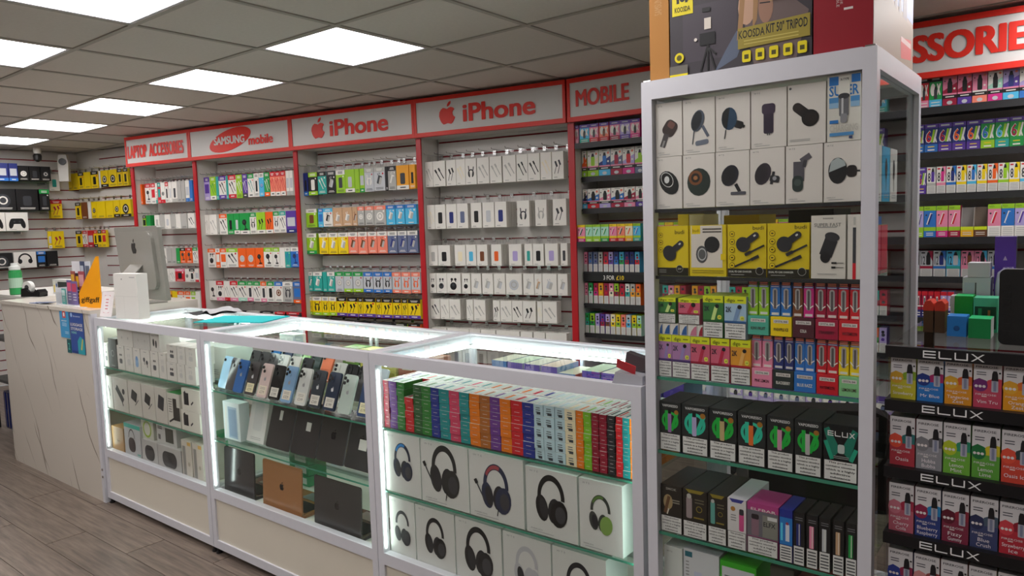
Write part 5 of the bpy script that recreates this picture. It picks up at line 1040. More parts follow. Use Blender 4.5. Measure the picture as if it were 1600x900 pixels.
for x, c, lb in ((-3.01, '3a7ab8', 'blue boxed phone at the back left of phones'), (-2.92, '3a4a66', 'slate blue phone at the back of phone shelf'), (-2.78, '94cc78', 'lime green phone at the back of phone shelf'), (-2.70, '3a4a48', 'dark green phone at the back of phone shelf'), (-2.615, 'e8825c', 'coral orange phone at the back of phone shelf')):
    phone(x, 1.945, SHZ[0]+.035, c, 4, None, lb, h_=.15, tilt=24, logo=False)
for k, (y, z) in enumerate(((1.712, 0), (1.85, .014), (1.965, .031))):
    g = empty('phone_rack', (-2.53, y, SHZ[0])); tag(g, 'clear acrylic strip propping the %s phone row' % ('front', 'middle', 'back')[k], 'display stand', 'acrylic phone racks')
    MB().box(-.525, .525, -.033, -.030, 0.001, z+.016).build('front_lip', 'acrylic', g); MB().box(-.525, .525, -.030, .055, .001, .0035).build('base', 'acrylic', g)
    MB().prism([(.014, .0035), (.017, .0035), (.068, .1), (.065, .1)], -.525, .525).build('back_rest', 'acrylic', g, rz=math.pi/2)
bx('earphone_box', 'mint-tinted white earphone box at left of the phones, upper', 'box', -3.055, -2.93, 2.04, .06, .86, .96, lambda F: (F.rrect(.3, .4, .2, .3, '8aa8a0', 0, .4), F.line(.6, .3, .7, .7, .06, '3a4a48')), 'd8e8e0'); bx('earphone_box', 'mint-tinted white earphone box at left of the phones, lower', 'box', -3.055, -2.93, 2.04, .06, SHZ[0], .859, lambda F: (F.rrect(.3, .4, .2, .3, '8aa8a0', 0, .4), F.line(.6, .3, .7, .7, .06, '3a4a48')), 'd8e8e0')  # mint glow of the case strips is put into the white card colour
for k, (x, c, c2) in enumerate(((-2.60, '6a9a4a', 'a0c060'), (-2.48, 'c8c860', '8a8a30'), (-2.36, 'd0d070', 'a0a040'), (-2.24, 'a86a54', '7a4a3a'), (-2.12, 'a8705c', '6a4434'))):
    bx('charger_carton', '%s carton at the back right of phones, %s from left' % (('green', 'yellow', 'yellow', 'brown', 'brown')[k], ORD[k]), 'box', x, x+.105, 2.05, .08, SHZ[0], .93, lambda F: (F.rect(.1, .2, .9, .5, c2), F.lines(.15, .85, .6, .9, 3, 'd8d8c0', .4)), c, None, 'cartons behind the phones')
# -- tablets on the middle shelf
def tablet(x, y, col, label, sticker=None, logo=True, w_=.165, h_=.218, z=SHZ[1]+.007):
    o = MB().prism(list(reversed(rr(w_, h_, .01))), 0, .007, col, '6a6a6e').build('tablet', 'shine', None, (x, y, z)); o.rotation_euler = (-math.radians(17), 0, 0)
    tag(o, label, 'tablet', 'tablets leaning on the middle shelf')
    MB().prism(ellipse(-w_/2+.016, h_-.016, .008, .008, 0, 12), -.003, 0, '141416').build('lens', 'shine', o)
    if logo:
        mb = MB()
        for q in apple(0, h_*.5, .03): mb.prism(q, -.0006, 0, '16161a')
        mb.build('logo', 'shine', o)
    if sticker: boxpart('price_sticker', 'card', o, *sticker, 'd8d6d0')
    return o
tablet(-2.668, 1.735, '3c3a3a', 'dark tablet with small sticker, leftmost of four', (-.02, .0, -.001, -.0002, .12, .16), False)
tablet(-2.499, 1.74, '3b393a', 'dark tablet with white square sticker, second of four', (-.005, .025, -.001, -.0002, .1, .135), False)
tablet(-2.328, 1.742, '3f3d3d', 'dark tablet with black fruit logo, third of four', None)
tablet(-2.168, 1.748, '3c3b3c', 'dark tablet with cream sticker at the right end', (-.01, .035, -.001, -.0002, .075, .115), True, .15)
bx('tablet_box', 'bagged white box with blue device at left of tablets', 'box', -3.045, -2.915, 1.72, .05, SHZ[1], .70, lambda F: (F.rect(.3, .05, .85, .88, '9ab4cc'), F.rect(.36, .1, .79, .82, '7a98b8'), F.line(.1, .1, .2, .9, .06, 'W')), 'dce8ea')
o = bx('tablet_box', 'long white box leaning beside the tablets', 'box', -2.895, -2.765, 1.735, .03, SHZ[1]+.009, .742, lambda F: (F.rrect(.5, .55, .5, .6, 'd0d2d0', 0, .2), F.lines(.2, .8, .05, .12, 2, 'b0b0ae', .4)), 'dcdcd8'); o.rotation_euler = (-math.radians(14), 0, 0)
g = empty('tablet_rack', (-2.42, 1.75, SHZ[1])); tag(g, 'clear acrylic stand the tablets lean on', 'display stand')
MB().box(-.35, .35, -.034, -.031, .001, .018).build('front_lip', 'acrylic', g); MB().box(-.35, .35, -.031, .1, .001, .0035).build('base', 'acrylic', g); MB().prism([(.022, .0035), (.025, .0035), (.082, .16), (.079, .16)], -.35, .35).build('back_rest', 'acrylic', g, rz=math.pi/2)
# -- laptops on the counter floor
def laptop(x0, x1, y, col, label):
    w_ = x1-x0; g = empty('laptop', ((x0+x1)/2, y, CFZ+.001)); tag(g, label, 'laptop', 'laptops on the counter floor')
    MB().box(-w_/2, w_/2, .0, .2, 0, .012, col).build('base', 'shine', g)
    kb = MB().box(-w_/2+.02, w_/2-.02, .03, .11, .012, .0135, '1a1a1c'); kb.build('keyboard', 'matt', g)
    MB().box(-.05, .05, .13, .19, .012, .013, '8a8a8c').build('trackpad', 'shine', g)
    lid = MB().prism([(a, b) for a, b in reversed(rr(w_, .196, .01))], -.004, .002, col).build('lid', 'shine', g, (0, .004, .008)); lid.rotation_euler = (-math.radians(3), 0, 0)
    mb = MB()
    for q in apple(0, .1, .026): mb.prism(q, -.0048, -.003, '1c1c1e')
    mb.build('logo', 'shine', lid)
    MB().box(-w_/2+.008, w_/2-.008, .002, .0026, .01, .188, '0c0c10').build('screen', 'shine', lid)
laptop(-3.06, -2.822, 1.712, '3a3a3c', 'dark grey open laptop, leftmost of three'); laptop(-2.745, -2.472, 1.705, 'a07048', 'copper coloured open laptop between two grey ones'); laptop(-2.383, -2.102, 1.70, '3a3a3a', 'dark grey open laptop, rightmost of three')
for k in range(3): bx('cable_carton', 'green and white small carton behind laptops, %s in stack' % ('bottom', 'middle', 'top')[k], 'box', -2.90, -2.76, 1.95, .1, CFZ+.001+.05*k, CFZ+.048+.05*k, lambda F: F.rect(.3, .2, .9, .8, 'd8e4dc'), '4aa878', None, 'green cartons')

# -- third counter: columns of small boxes
C3X = (-1.928, -.936)
STC = dict(M='8e1830', P='6a3a8a', N='2f7a30', R='c8242c', D='2c5a30', V='26348a', T='1f8a8c', I='cc4464', O='e07818', Z='a8652c', C='b8d2da', E='e8dcb8', L='7ab82c', K='26262a')
def stack_mesh(w_, h_, dep, c):
    mb = MB().box(-w_/2, w_/2, 0, dep, 0, h_, STC[c], dict(t='dfe4de', l=STC[c]))
    F = Face(mb, w_, h_)
    if c in 'CE': F.lines(.2, .75, .2, .8, 3, '6a7478', .45); F.rect(.35, .1, .75, .35, '3a4046')
    else: F.lines(.2, .8, .3, .7, 1, 'd8c8c8', .14)
    T = Face(mb, w_, dep, lambda x, z, e: (-w_/2+x*w_, z*dep, h_+e)); T.rect(.2, .1, .5, .7, STC[c]); T.rect(.6, .2, .85, .9, 'c4dcd4')
    return mb.data('pod_box', 'card')
cols = []
for key, nl in (('S', 7), ('Sb', 5), ('Sc', 8)):
    d, za, zb, L = CASE[key]
    for k, (a, b, c) in enumerate(L):
        a, b = max(a, C3X[0]), min(b, C3X[1])
        if b-a > .012: cols.append((a+.0007, b-.0007, c, nl, d))
count = 0; rest = MB()
CL = {k: v for k, v in CN.items()}; CL['D'] = 'dark green'; CL['C'] = 'pale blue'
H0 = CASE['S'][2]-SHZ[0]
for ci, (a, b, c, nl, d) in enumerate(cols):
    hl = H0/nl; me = stack_mesh(b-a, hl-.0008, .085, c)
    for r in range(3):
        low = 2 if (r == 0 and ci in (3,)) else 0
        for l in range(nl-low):
            y = d+r*.088+(random.uniform(-.002, .002) if r == 0 else 0); z = SHZ[0]+l*hl
            if r == 0 or l == nl-low-1:
                lab = ('%s pod box, %s column from left, %s layer from the shelf' % (CL[c], ORD[ci], ORD[l])) if r == 0 else '%s pod box on top of the %s column, %s row back' % (CL[c], ORD[ci], ('second', 'third')[r-1])
                tag(link('pod_box', me, None, ((a+b)/2, y, z)), lab, 'box', 'small boxes stacked in columns in the counter')
                count += 1
            else: rest.box(a, b, y, y+.085, z, z+hl-.0008, STC[c], dict(t='dfe4de'))
o = rest.build('stacked_pod_boxes', 'card'); o['kind'] = 'stuff'; tag(o, 'hidden lower layers of small boxes behind the front columns', 'boxes')
# boxes at the back right of that shelf, seen through the glass top
for k in range(10):
    x = -1.66+k*.072+(.02 if k > 4 else 0)
    bx('vape_carton', 'purple-fronted box at the back of the counter, %s from left' % ORD[k], 'box', x, x+.066, 1.965, .13, SHZ[0], .972 if k != 4 else .955, lambda F: (F.rect(.0, .0, 1, .9, '4a3a9a'), F.rect(.35, .3, .9, .7, 'b8b0e0')), '5a48a8' if k % 4 else '4a7ab0', dict(t=['d8e0c0', 'c8e8c0', 'e0e8d0', 'e8d8c0'][k % 4], r='c06a50' if k == 4 else '6a90b8'), 'boxes at the back of the third counter')
# -- headset boxes
HS = {'h1': ('blue-lined gaming headset', '1c2238', None, False, '2a80c8'), 'h2': ('black gaming headset with mic', '2a2a2a', None, True, None), 'h3': ('navy headset with pink band and mic', '2a3048', None, True, 'a04a50'), 'h4': ('large plain black headphones', '161616', None, False, None), 'h5': ('green headphones', '3a3e3a', '7a9a4c', False, '5a7a3c'),
      'h6': ('dark grey headphones', '323236', None, False, None), 'h7': ('glossy black headphones', '18181a', None, False, None), 'h8': ('black headphones with round cups', '1c1c1e', None, False, None), 'h9': ('pale silver headphones', 'b4b4b8', None, False, None), 'h10': ('black headband', '1a1a20', None, False, None)}
def A_hs(c):
    n, c1, c2, mic, b2 = HS[c]
    def f(F):
        wye(F, '8a8a8c', c not in ('h1',)); hp_big(F, c1, c2, mic, cz=.52 if c != 'h3' else .46, s=1.0 if c in ('h4', 'h2', 'h6', 'h8') else .88, band2=b2)
    return f
def f(k, a, b, d, z0, z1, c):
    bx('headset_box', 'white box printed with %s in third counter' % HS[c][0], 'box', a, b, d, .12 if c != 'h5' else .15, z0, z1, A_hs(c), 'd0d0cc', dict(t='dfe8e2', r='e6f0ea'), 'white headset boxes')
def g3(key, z0, top):
    d, za, zb, L = CASE[key]
    for k, (a, b, c) in enumerate(L):
        a, b = max(a, C3X[0]), min(b, C3X[1]-.012)
        if b-a > .02: f(k, a, b-.002, d, z0, top, c)
g3('G3', SHZ[1], .742); g3('G3b', SHZ[1], .732); g3('G4', CFZ+.001, .505)

# ================================================================ MARBLE COUNTER AND WHAT STANDS ON IT
MX0, MX1, MY0, MY1, MZ = -5.545, -4.186, 1.65, 2.25, 1.06
g = Grp('marble_counter', ((MX0+MX1)/2, MY0, 0)); tag(g.o, 'white marble-effect counter with grey veins at left of glass cases', 'counter')
g.part('front_panel', 'marble', MX0, MX1-.03, MY0, MY0+.018, 0, MZ-.02); g.part('side_panel', 'marble', MX0, MX0+.018, MY0+.018, MY1, 0, MZ-.02); g.part('side_panel', 'marble', MX1-.018, MX1, MY0+.03, MY1, 0, MZ-.02)
g.part('edge_trim', 'alu', MX1-.03, MX1, MY0-.002, MY0+.03, 0, MZ-.02); g.part('top', 'marble', MX0-.005, MX1, MY0-.006, MY1, MZ-.02, MZ); g.part('back_panel', 'whitelam', MX0+.018, MX1-.018, MY1-.02, MY1, 0, MZ-.02)
for i, z in enumerate((.14, .18)): g.part('hinge', 'chrome', MX1-.012, MX1+.0, MY0-.006, MY0-.002, z, z+.012)
def poster(x0, x1, z0, z1, base, art, label):
    mb = MB().box(x0, x1, 0, .001, z0, z1, base); F = Face(mb, x1-x0, z1-z0, lambda x, z, e: (x0+x*(x1-x0), -e, z0+z*(z1-z0))); art(F)
    tag(mb.build('poster', 'card', None, (0, MY0-.0035, 0)), label, 'poster', 'posters on the marble counter')
poster(-4.60, -4.475, .888, 1.05, '3a9ad0', lambda F: (F.rrect(.5, .82, .34, .24, 'd83a34', 0, .1), F.rrect(.5, .82, .16, .14, 'W', 0, .2), F.text('MONEY', .5, .6, .045, 'W', w=.6, bold=True), F.lines(.2, .8, .4, .54, 3, 'd0e8f4', .35), F.lines(.5, .9, .14, .24, 2, 'd0e8f4', .35)), 'light blue poster with red square on marble front')
poster(-4.465, -4.285, .81, 1.048, '2c4f9c', lambda F: (F.ell(.16, .9, .07, 'a0c0e8'), F.text('bounce', .55, .88, .035, 'd8e4f4', w=.5), F.text('LUGGAGE', .5, .68, .065, 'W', w=.86, bold=True), F.text('STORAGE', .5, .58, .065, 'W', w=.86, bold=True), F.text('HERE', .28, .49, .05, '8ad8d0', w=.38, bold=True), F.poly([(.5, .0), (1, .0), (1, .34), (.7, .42), (.5, .3)], '2aa0b0'), F.line(.74, .1, .88, .36, .07, 'e0c83a'), F.rect(.06, .0, .5, .06, '1c3a80')), 'dark blue luggage storage poster on marble front')
poster(-4.525, -4.470, .805, .882, '0e5a60', lambda F: F.text('2', .5, .5, .5, '5ad0c0', w=.4), 'small dark teal sticker under the blue posters')
# leaflet holder with an orange side
g = empty('leaflet_holder', (-4.58, 1.70, MZ)); tag(g, 'leaflet holder with orange wedge side and white back panel', 'leaflet holder')
MB().box(-.2, .0, .10, .104, 0, .25, 'd8d8dc').build('back_panel', 'matt', g); MB().box(-.2, -.197, .0, .10, 0, .1, 'd8d8dc').build('side_panel', 'matt', g); MB().box(-.2, .2, -.002, .10, 0, .003, 'd8d8dc').build('base', 'matt', g)
MB().box(-.195, .06, -.002, .0, .003, .075).build('front_panel', 'acrylic', g)
mb = MB().prism([(-.095, .0), (.095, .0), (.095, .285), (.075, .285), (-.095, .08)], -.002, .002, 'f0a010'); F = Face(mb, .19, .285, lambda x, z, e: (-.095+x*.19, -.002-e, z*.285)); F.text('giffgaff', .5, .16, .1, '1c1408', w=.84, bold=True)
mb.build('side_panel', 'card', g, (.23, .02, 0), math.radians(12))
for k, (x, y, h_, c, c2, lb) in enumerate(((-.135, .02, .085, '3aa8a0', 'd0e8e4', 'teal'), (-.085, .03, .13, '6a5a90', 'd8587a', 'violet'), (-.03, .03, .125, '74639c', 'c04060', 'purple and red'), (-.10, .06, .175, 'a04a44', 'e0b030', 'brick red'), (-.055, .065, .165, '2a2a2e', 'e8b020', 'black and yellow'), (-.005, .06, .175, 'a84a54', 'd8a0a0', 'dusty red'), (-.04, .085, .225, '3a4668', 'c0c8d4', 'navy'), (.02, .085, .225, 'c8ccd4', '5a6478', 'pale grey'))):
    bx('leaflet', '%s leaflet standing in the holder on the marble counter' % lb, 'leaflet', -4.55+x*1.25-.033, -4.55+x*1.25+.033, 1.70+y, .004, MZ+.004, MZ+h_*1.12, lambda F: (F.rect(.1, .55, .9, .9, c2), F.lines(.15, .85, .15, .5, 3, 'd8d8dc', .35)), c, None, 'leaflets in the holder', 'card', math.radians(4*(k % 3)-4))
# computer seen from behind
g = empty('desktop_computer', (-4.29, 2.0, MZ), math.radians(-4)); tag(g, 'silver desktop computer seen from behind with black fruit logo', 'computer')
sc = MB(); sc.prism([(a, b) for a, b in reversed(rr(.62, .415, .014))], -.012, .01, '8c8a83'); sc.prism([(a*.8, .06+b*.8) for a, b in reversed(rr(.62, .415, .08))], -.03, -.012, '8f8d86')
scr = sc.build('screen_shell', 'shine', g, (0, 0, .028)); scr.rotation_euler = (math.radians(4), 0, 0)
mb = MB()
for q in apple(0, .3, .062): mb.prism(q, -.032, -.0305, '1a1a1a')
mb.build('logo', 'shine', scr)
st = MB(); P_ = [(-.055, -.03, .2), (-.08, -.075, .12), (-.085, -.10, .0)]
st.mesh([(-.09, -.03, .24), (.09, -.03, .24), (.09, -.10, .17), (-.09, -.10, .17), (-.09, -.12, 0), (.09, -.12, 0), (-.09, -.112, 0), (.09, -.112, 0), (-.09, -.09, .165), (.09, -.09, .165)], [(0, 3, 2, 1), (3, 4, 5, 2), (8, 9, 7, 6), (0, 1, 9, 8), (3, 8, 6, 4), (2, 5, 7, 9), (0, 8, 3), (1, 2, 9), (4, 6, 7, 5)], '8a8880')
st.prism(ellipse(0, .08, .022, .022), -.114, -.108, '3a3836')
st.build('stand', 'shine', g); MB().box(-.09, .09, -.12, .08, 0, .006, '8a8880').build('foot', 'shine', g)
def A_wb(F): F.ell(.35, .88, .02, '6a6a6c'); F.lines(.65, .95, .9, .94, 1, 'a8a8a6', .5); F.rect(.4, 0, .404, .5, 'b0aeaa'); F.rect(0, .498, 1, .502, 'b4b2ae')
mb = MB().box(-.1, .1, 0, .06, 0, .235, 'dad8d2'); A_wb(Face(mb, .2, .235)); tag(mb.build('white_box', 'matt', None, (-3.905, 1.715, 1.022), math.radians(8)), 'plain white upright box in front of the silver computer', 'box')
mb = MB().box(-.045, .045, 0, .003, 0, .135, 'e4dcdc'); F = Face(mb, .09, .135); F.lines(.25, .75, .1, .9, 6, 'd07a80', .3); F.rrect(.5, .5, .5, .7, 'e8e2e2'); F.lines(.35, .65, .25, .75, 4, 'c86a70', .3)
o = mb.build('price_card', 'matt', None, (-4.13, 1.70, 1.024)); o.rotation_euler = (-math.radians(12), 0, math.radians(14)); tag(o, 'small white card with red lines leaning beside white box', 'card')
tag(MB().box(-.19, .19, -.12, .12, 0, .004, '18b0b4').build('folder', 'matt', None, (-3.285, 1.99, 1.0205), math.radians(24)), 'flat teal folder on the glass counter top', 'folder')
for k, (x, y, r, c, lb) in enumerate(((-3.70, 2.05, 10, '2a2a2c', 'black'), (-3.64, 2.08, -16, 'a8a8aa', 'grey'))):
    mb = MB(); n = 8; vs = [(-.12+.24*i/n, -.08+.16*j/n, .004+.006*math.sin(i*1.3+k)*math.cos(j*.9)+.014*k) for i in range(n+1) for j in range(n+1)]
    mb.mesh(vs, [(i*(n+1)+j, (i+1)*(n+1)+j, (i+1)*(n+1)+j+1, i*(n+1)+j+1) for i in range(n) for j in range(n)], c)
    mb.mesh([(a, b, z-.002) for a, b, z in vs], [(i*(n+1)+j, i*(n+1)+j+1, (i+1)*(n+1)+j+1, (i+1)*(n+1)+j) for i in range(n) for j in range(n)], c)
    tag(mb.build('paper_bag', 'matt', None, (x, y, 1.025), math.radians(r)), 'crumpled %s bag lying behind the white box' % lb, 'bag')
# things at the left end of the marble counter
g = empty('wipes_tub', (-5.98, 1.88, MZ)); tag(g, 'green wipes tub with white cap on marble counter', 'tub')
MB().lathe([(.04, 0), (.042, .005), (.042, .16), (.036, .175)], cols=['1f6a3c', '3a9a58', '2a8a48'], n=20).build('body', 'shine', g); MB().lathe([(.034, .175), (.036, .18), (.036, .2), (.024, .205), (.022, .225)], col='d8dcd8').build('cap', 'shine', g)
MB().lathe([(.0425, .05), (.0425, .12)], col='a8c8b0').build('label_band', 'card', g)
g = empty('tape_dispenser', (-5.64, 1.875, MZ), math.radians(20)); tag(g, 'black tape dispenser with white roll on marble counter', 'tape dispenser')
MB().prism([(-.085, 0), (.085, 0), (.09, .03), (.07, .05), (.03, .032), (-.01, .035), (-.04, .06), (-.08, .055)], -.03, .03, '141416').build('body', 'shine', g)
mb = MB()
for r0, r1, c in ((.042, .042, 'd8d8d4'),): mb.prism(ellipse(-.045, .062, .042, .042), -.014, .014, c, c)
mb.prism(ellipse(-.045, .062, .018, .018), -.016, .016, '3a3a3c'); mb.build('tape_roll', 'matt', g)
bx('keyboard_box', 'black keyboard box with white edges behind tape dispenser', 'box', -5.80, -5.42, 2.05, .06, MZ, MZ+.10, lambda F: (F.rect(.02, .05, .14, .9, 'd8d4c8'), F.rect(.05, .1, .1, .6, 'e0c020'), F.ell(.18, .6, .035, '3a5a9a'), F.rect(.24, .1, .98, .85, '1a1a1c')), 'c8c8c4')
for k, (c, lb) in enumerate((('e0e0dc', 'white'), ('d8d820', 'yellow'), ('e4e4e0', 'off-white'))): tag(MB().box(-.07, .07, -.05, .05, 0, .008, c).build('notepad', 'matt', None, (-4.98, 1.86, MZ+.009*k), math.radians(6*k)), '%s notepad in the small pile on marble counter' % lb, 'notepad', 'notepads')
bx('wallet', 'navy pouch beside the wipes tub', 'pouch', -5.83, -5.76, 1.86, .05, MZ, MZ+.04, None, '2a3a86')
for k, (x, r, c) in enumerate(((-5.02, 8, '2e4a80'), (-4.94, -12, 'd8dce0'), (-4.90, 20, '20345c'))): tag(MB().box(-.05, .05, -.03, .03, 0, .003, c).build('flyer', 'card', None, (x, 1.69, MZ+.001+.0035*k), math.radians(r)), '%s flyer lying at the marble counter edge' % ('blue', 'white', 'navy')[k], 'flyer', 'flyers')
# shelves and boards carrying the boxes on the left end wall
def wshelf(y0, y1, z, label, dp=.2):
    g = empty('wall_shelf', (XL, (y0+y1)/2, z), math.pi/2); tag(g, label, 'shelf', 'shelves on the left end wall')
    MB().box((y0-y1)/2, (y1-y0)/2, -dp, 0, -.012, -.001).build('board', 'shelfglass', g)
    for x in ((y0-y1)/2+.04, (y1-y0)/2-.06): MB().box(x, x+.014, -dp, 0, -.03, -.012).build('bracket', 'chrome', g)
for rid, z in (('X1', 2.020), ('X2', 1.735), ('X3', 1.535), ('X4', 1.167)):
    pass
wshelf(1.9, 3.0, 2.019, 'upper shelf with navy and black boxes on left wall'); wshelf(1.9, 3.0, 1.733, 'second shelf with black boxes on left wall'); wshelf(1.9, 2.75, 1.534, 'third shelf with controller boxes on left wall'); wshelf(1.9, 3.0, 1.165, 'low shelf with headphone boxes on left wall')
for k, (y, w_, c) in enumerate(((2.30, .2, '3a3836'), (2.55, .18, 'd0ccc4'))): bx('device_box', '%s flat box above the headphone boxes, left wall' % ('dark', 'white')[k], 'box', -.5, .5, 0, .1, 0, .06, None, c) if False else None
bx('wall_carton', 'black keyboard carton on low left wall rail', 'box', -8.40, -8.2, 2.4, .3, .95, 1.08, None, '222224') if False else None
# rack with suitcase and folded clothes beyond the marble counter
g = empty('storage_rack', (-6.13, 2.18, 0)); tag(g, 'black storage rack behind the marble counter end', 'rack')
for x in (-.5, .5):
    for y in (-.3, .3): MB().box(x-.015, x+.015, y-.015, y+.015, 0, 1.04).build('post', 'black', g)
MB().box(-.53, .565, -.35, .33, MZ-.02, MZ).build('top', 'whitelam', g)
for z in (.40, .72): MB().box(-.515, .515, -.315, .315, z-.02, z).build('shelf', 'black', g)
c = empty('suitcase', (-6.0, 2.05, 0)); tag(c, 'dark blue ribbed suitcase on the floor by marble counter', 'suitcase')
mb = MB().box(-.34, .34, -.2, .2, .05, .33, '1c2450'); [mb.box(-.33+.06*i, -.30+.06*i, -.206, -.2, .06, .32, '222c62') for i in range(11)]; mb.build('shell', 'shine', c)
for x in (-.28, .28): MB().tube([(x, -.16, .025), (x+.02, -.16, .025)], .025, 'K', 12).build('wheel', 'black', c)
MB().tube([(-.1, 0, .33), (-.1, 0, .355), (.1, 0, .355), (.1, 0, .33)], .008, 'K').build('handle', 'black', c)
for k, (x, z, h_, cc, lb) in enumerate(((-5.9, .401, .07, '6a6a70', 'grey'), (-5.9, .472, .06, '3a3a40', 'dark grey'), (-5.9, .533, .055, '8a3040', 'dark red'), (-5.9, .721, .09, 'd8c8a8', 'cream'), (-5.9, .812, .05, '4a4a50', 'charcoal'))):
    mb = MB(); mb.prism([(-.2, .008), (-.19, 0), (.19, 0), (.2, .012), (.205, h_*.6), (.19, h_), (-.18, h_), (-.205, h_*.7)], -.14, .14, cc); tag(mb.build('folded_cloth', 'matt', None, (x, 2.02, z), math.radians(3*k-5)), '%s folded cloth on rack by marble counter' % lb, 'cloth', 'folded cloths on the rack')
# card holder at the right end of the third counter
g = empty('card_reader', (-.955, 1.70, 1.021), math.radians(8)); tag(g, 'grey card reader holding a red card on the counter corner', 'card reader')
MB().prism([(-.04, 0), (.045, 0), (.045, .022), (-.03, .03)], -.03, .06, 'a8a8ae').build('base', 'shine', g); MB().prism([(-.03, .0), (.03, .0), (.036, .035), (-.02, .05)], .0, .03, '4a4648').build('reader', 'shine', g, (.005, .015, .026))
o = MB().box(-.035, .02, -.002, .0, 0, .03, 'c82c34').build('card', 'card', g, (0, -.012, .03)); o.rotation_euler = (math.radians(30), math.radians(18), 0)

# ================================================================ RIGHT HAND SIDE: LADDER STAND AND BOXES
EX0, EX1, EY0, EY1 = -.333, .12, 1.675, 2.10
g = Grp('product_stand', ((EX0+EX1)/2, EY0, 0)); tag(g.o, 'black tiered stand with white wide lettering on each shelf front', 'display stand')
EZ = [1.172, 1.034+.024, .914, .768, .622, .476]
def band(z, first):
    w_ = EX1-EX0; mb = MB().box(-w_/2, w_/2, 0, .012, -.024, 0, '131215')
    F = Face(mb, w_, .024, lambda x, z_, e: (-w_/2+x*w_, -e, -.024+z_*.024)); elux(F, .272, .5, .62, .235)
    return mb.build('shelf_front', 'card', g.o, (0, 0, z))
tops = [1.172, 1.058, .914, .769, .624, .48]
for i, z in enumerate(tops):
    band(z, i == 0); g.part('shelf', 'blacklip' if i else 'acrylic', EX0, EX1, EY0+.012, EY1 if i == 0 else EY0+.16, z-.01, z) if i else g.part('top_plate', 'acrylic', EX0, EX1, EY0+.012, EY1, z-.006, z)
g.part('side_panel', 'acrylic', EX0, EX0+.004, EY0+.012, EY0+.16, .3, 1.165); g.part('side_panel', 'acrylic', EX1-.004, EX1, EY0+.012, EY0+.16, .3, 1.165)
g.part('back_panel', 'blacklip', EX0, EX1, EY0+.16, EY0+.165, .0, 1.145); g.part('base', 'black', EX0, EX1, EY0, EY0+.16, 0, .454)
g.part('rear_leg', 'black', EX0+.01, EX0+.03, EY1-.03, EY1-.01, 0, 1.165); g.part('rear_leg', 'black', EX1-.03, EX1-.01, EY1-.03, EY1-.01, 0, 1.165)
FLV = [[('Strawberry', 'b8b030', '7a9a2c', 'c89a30'), ('Mr Blue', '2a70b8', 'a02a60', '22357a'), ('Tangerine Zest', 'd08a20', 'c85a2a', 'd0a030'), ('Vim Tru', 'b8425a', 'c84050', '6a2a6a'), ('Orange Zest', 'd8921e', 'd06a28', 'd8a030'), ('Lychee', 'c86a8a', 'a04a6a', 'e0a0b0'), ('Mango', 'd8a030', 'c07a20', 'e0c040'), ('Apple', '6aa03a', '3a7a3a', '9ac04a'), ('Grape', '5a3a7a', '3a2a5a', '7a5a9a')],
       [('Oasis', 'a83440', '2a6a6a', 'd8503a'), ('Hubba Bubba', '8a8a90', '5a5a5e', '77777c'), ('Lemon Mint', '6aa83a', '2a8a6a', 'a8b82a'), ('Lemon Lime', '5a9a3a', 'c8b82a', '1f6a3a'), ('Oasis Ice', 'c84434', '2a3a3a', 'd8503a'), ('Cola', '5a2a2a', '3a1a1a', '7a3a3a'), ('Peach', 'd88a5a', 'c06a4a', 'e0a070'), ('Berry', '8a2a5a', '5a1a4a', 'b03a6a'), ('Mint', '3a9a8a', '2a7a6a', '5ab8a0')],
       [('Cherry Cola', 'b05a6a', 'a02a44', 'c07080'), ('Blueberry Raspberry', '2a3a78', '2a80b8', '8a2448'), ('Fizzy Gummy', '7a2a40', '8a2a3a', '5a1a2c'), ('Blue Crush', '3a4268', '4a5a6a', '2a2f52'), ('Strawberry Ice', 'b02c3a', '8a2030', 'c8404a'), ('Melon', 'c86a6a', 'a84a4a', 'e08a8a'), ('Kiwi', '7aa83a', '4a8a2a', 'a0c04a'), ('Guava', 'd87a6a', 'b85a4a', 'e09a8a'), ('Lime', '8ab83a', '5a9a2a', 'b0d04a')],
       [('Blue Razz', '2a3a88', '8a2a4a', '2a3a88'), ('Rose Ice', 'b87a7a', '9a4a4a', 'c88a8a'), ('Peach Ice', 'd8a080', 'c08060', 'e0b090'), ('Banana Ice', 'd8c880', 'c0b060', 'e0d890'), ('Clear Ice', 'a8b8c8', '8aa0b8', 'c0d0e0'), ('Mint Ice', '7ab8a8', '5aa090', '90d0c0'), ('Plum', '6a3a5a', '4a2a4a', '8a4a6a'), ('Cassis', '4a2a5a', '2a1a3a', '6a3a7a'), ('Honey', 'd8a840', 'b88820', 'e8c060')]]
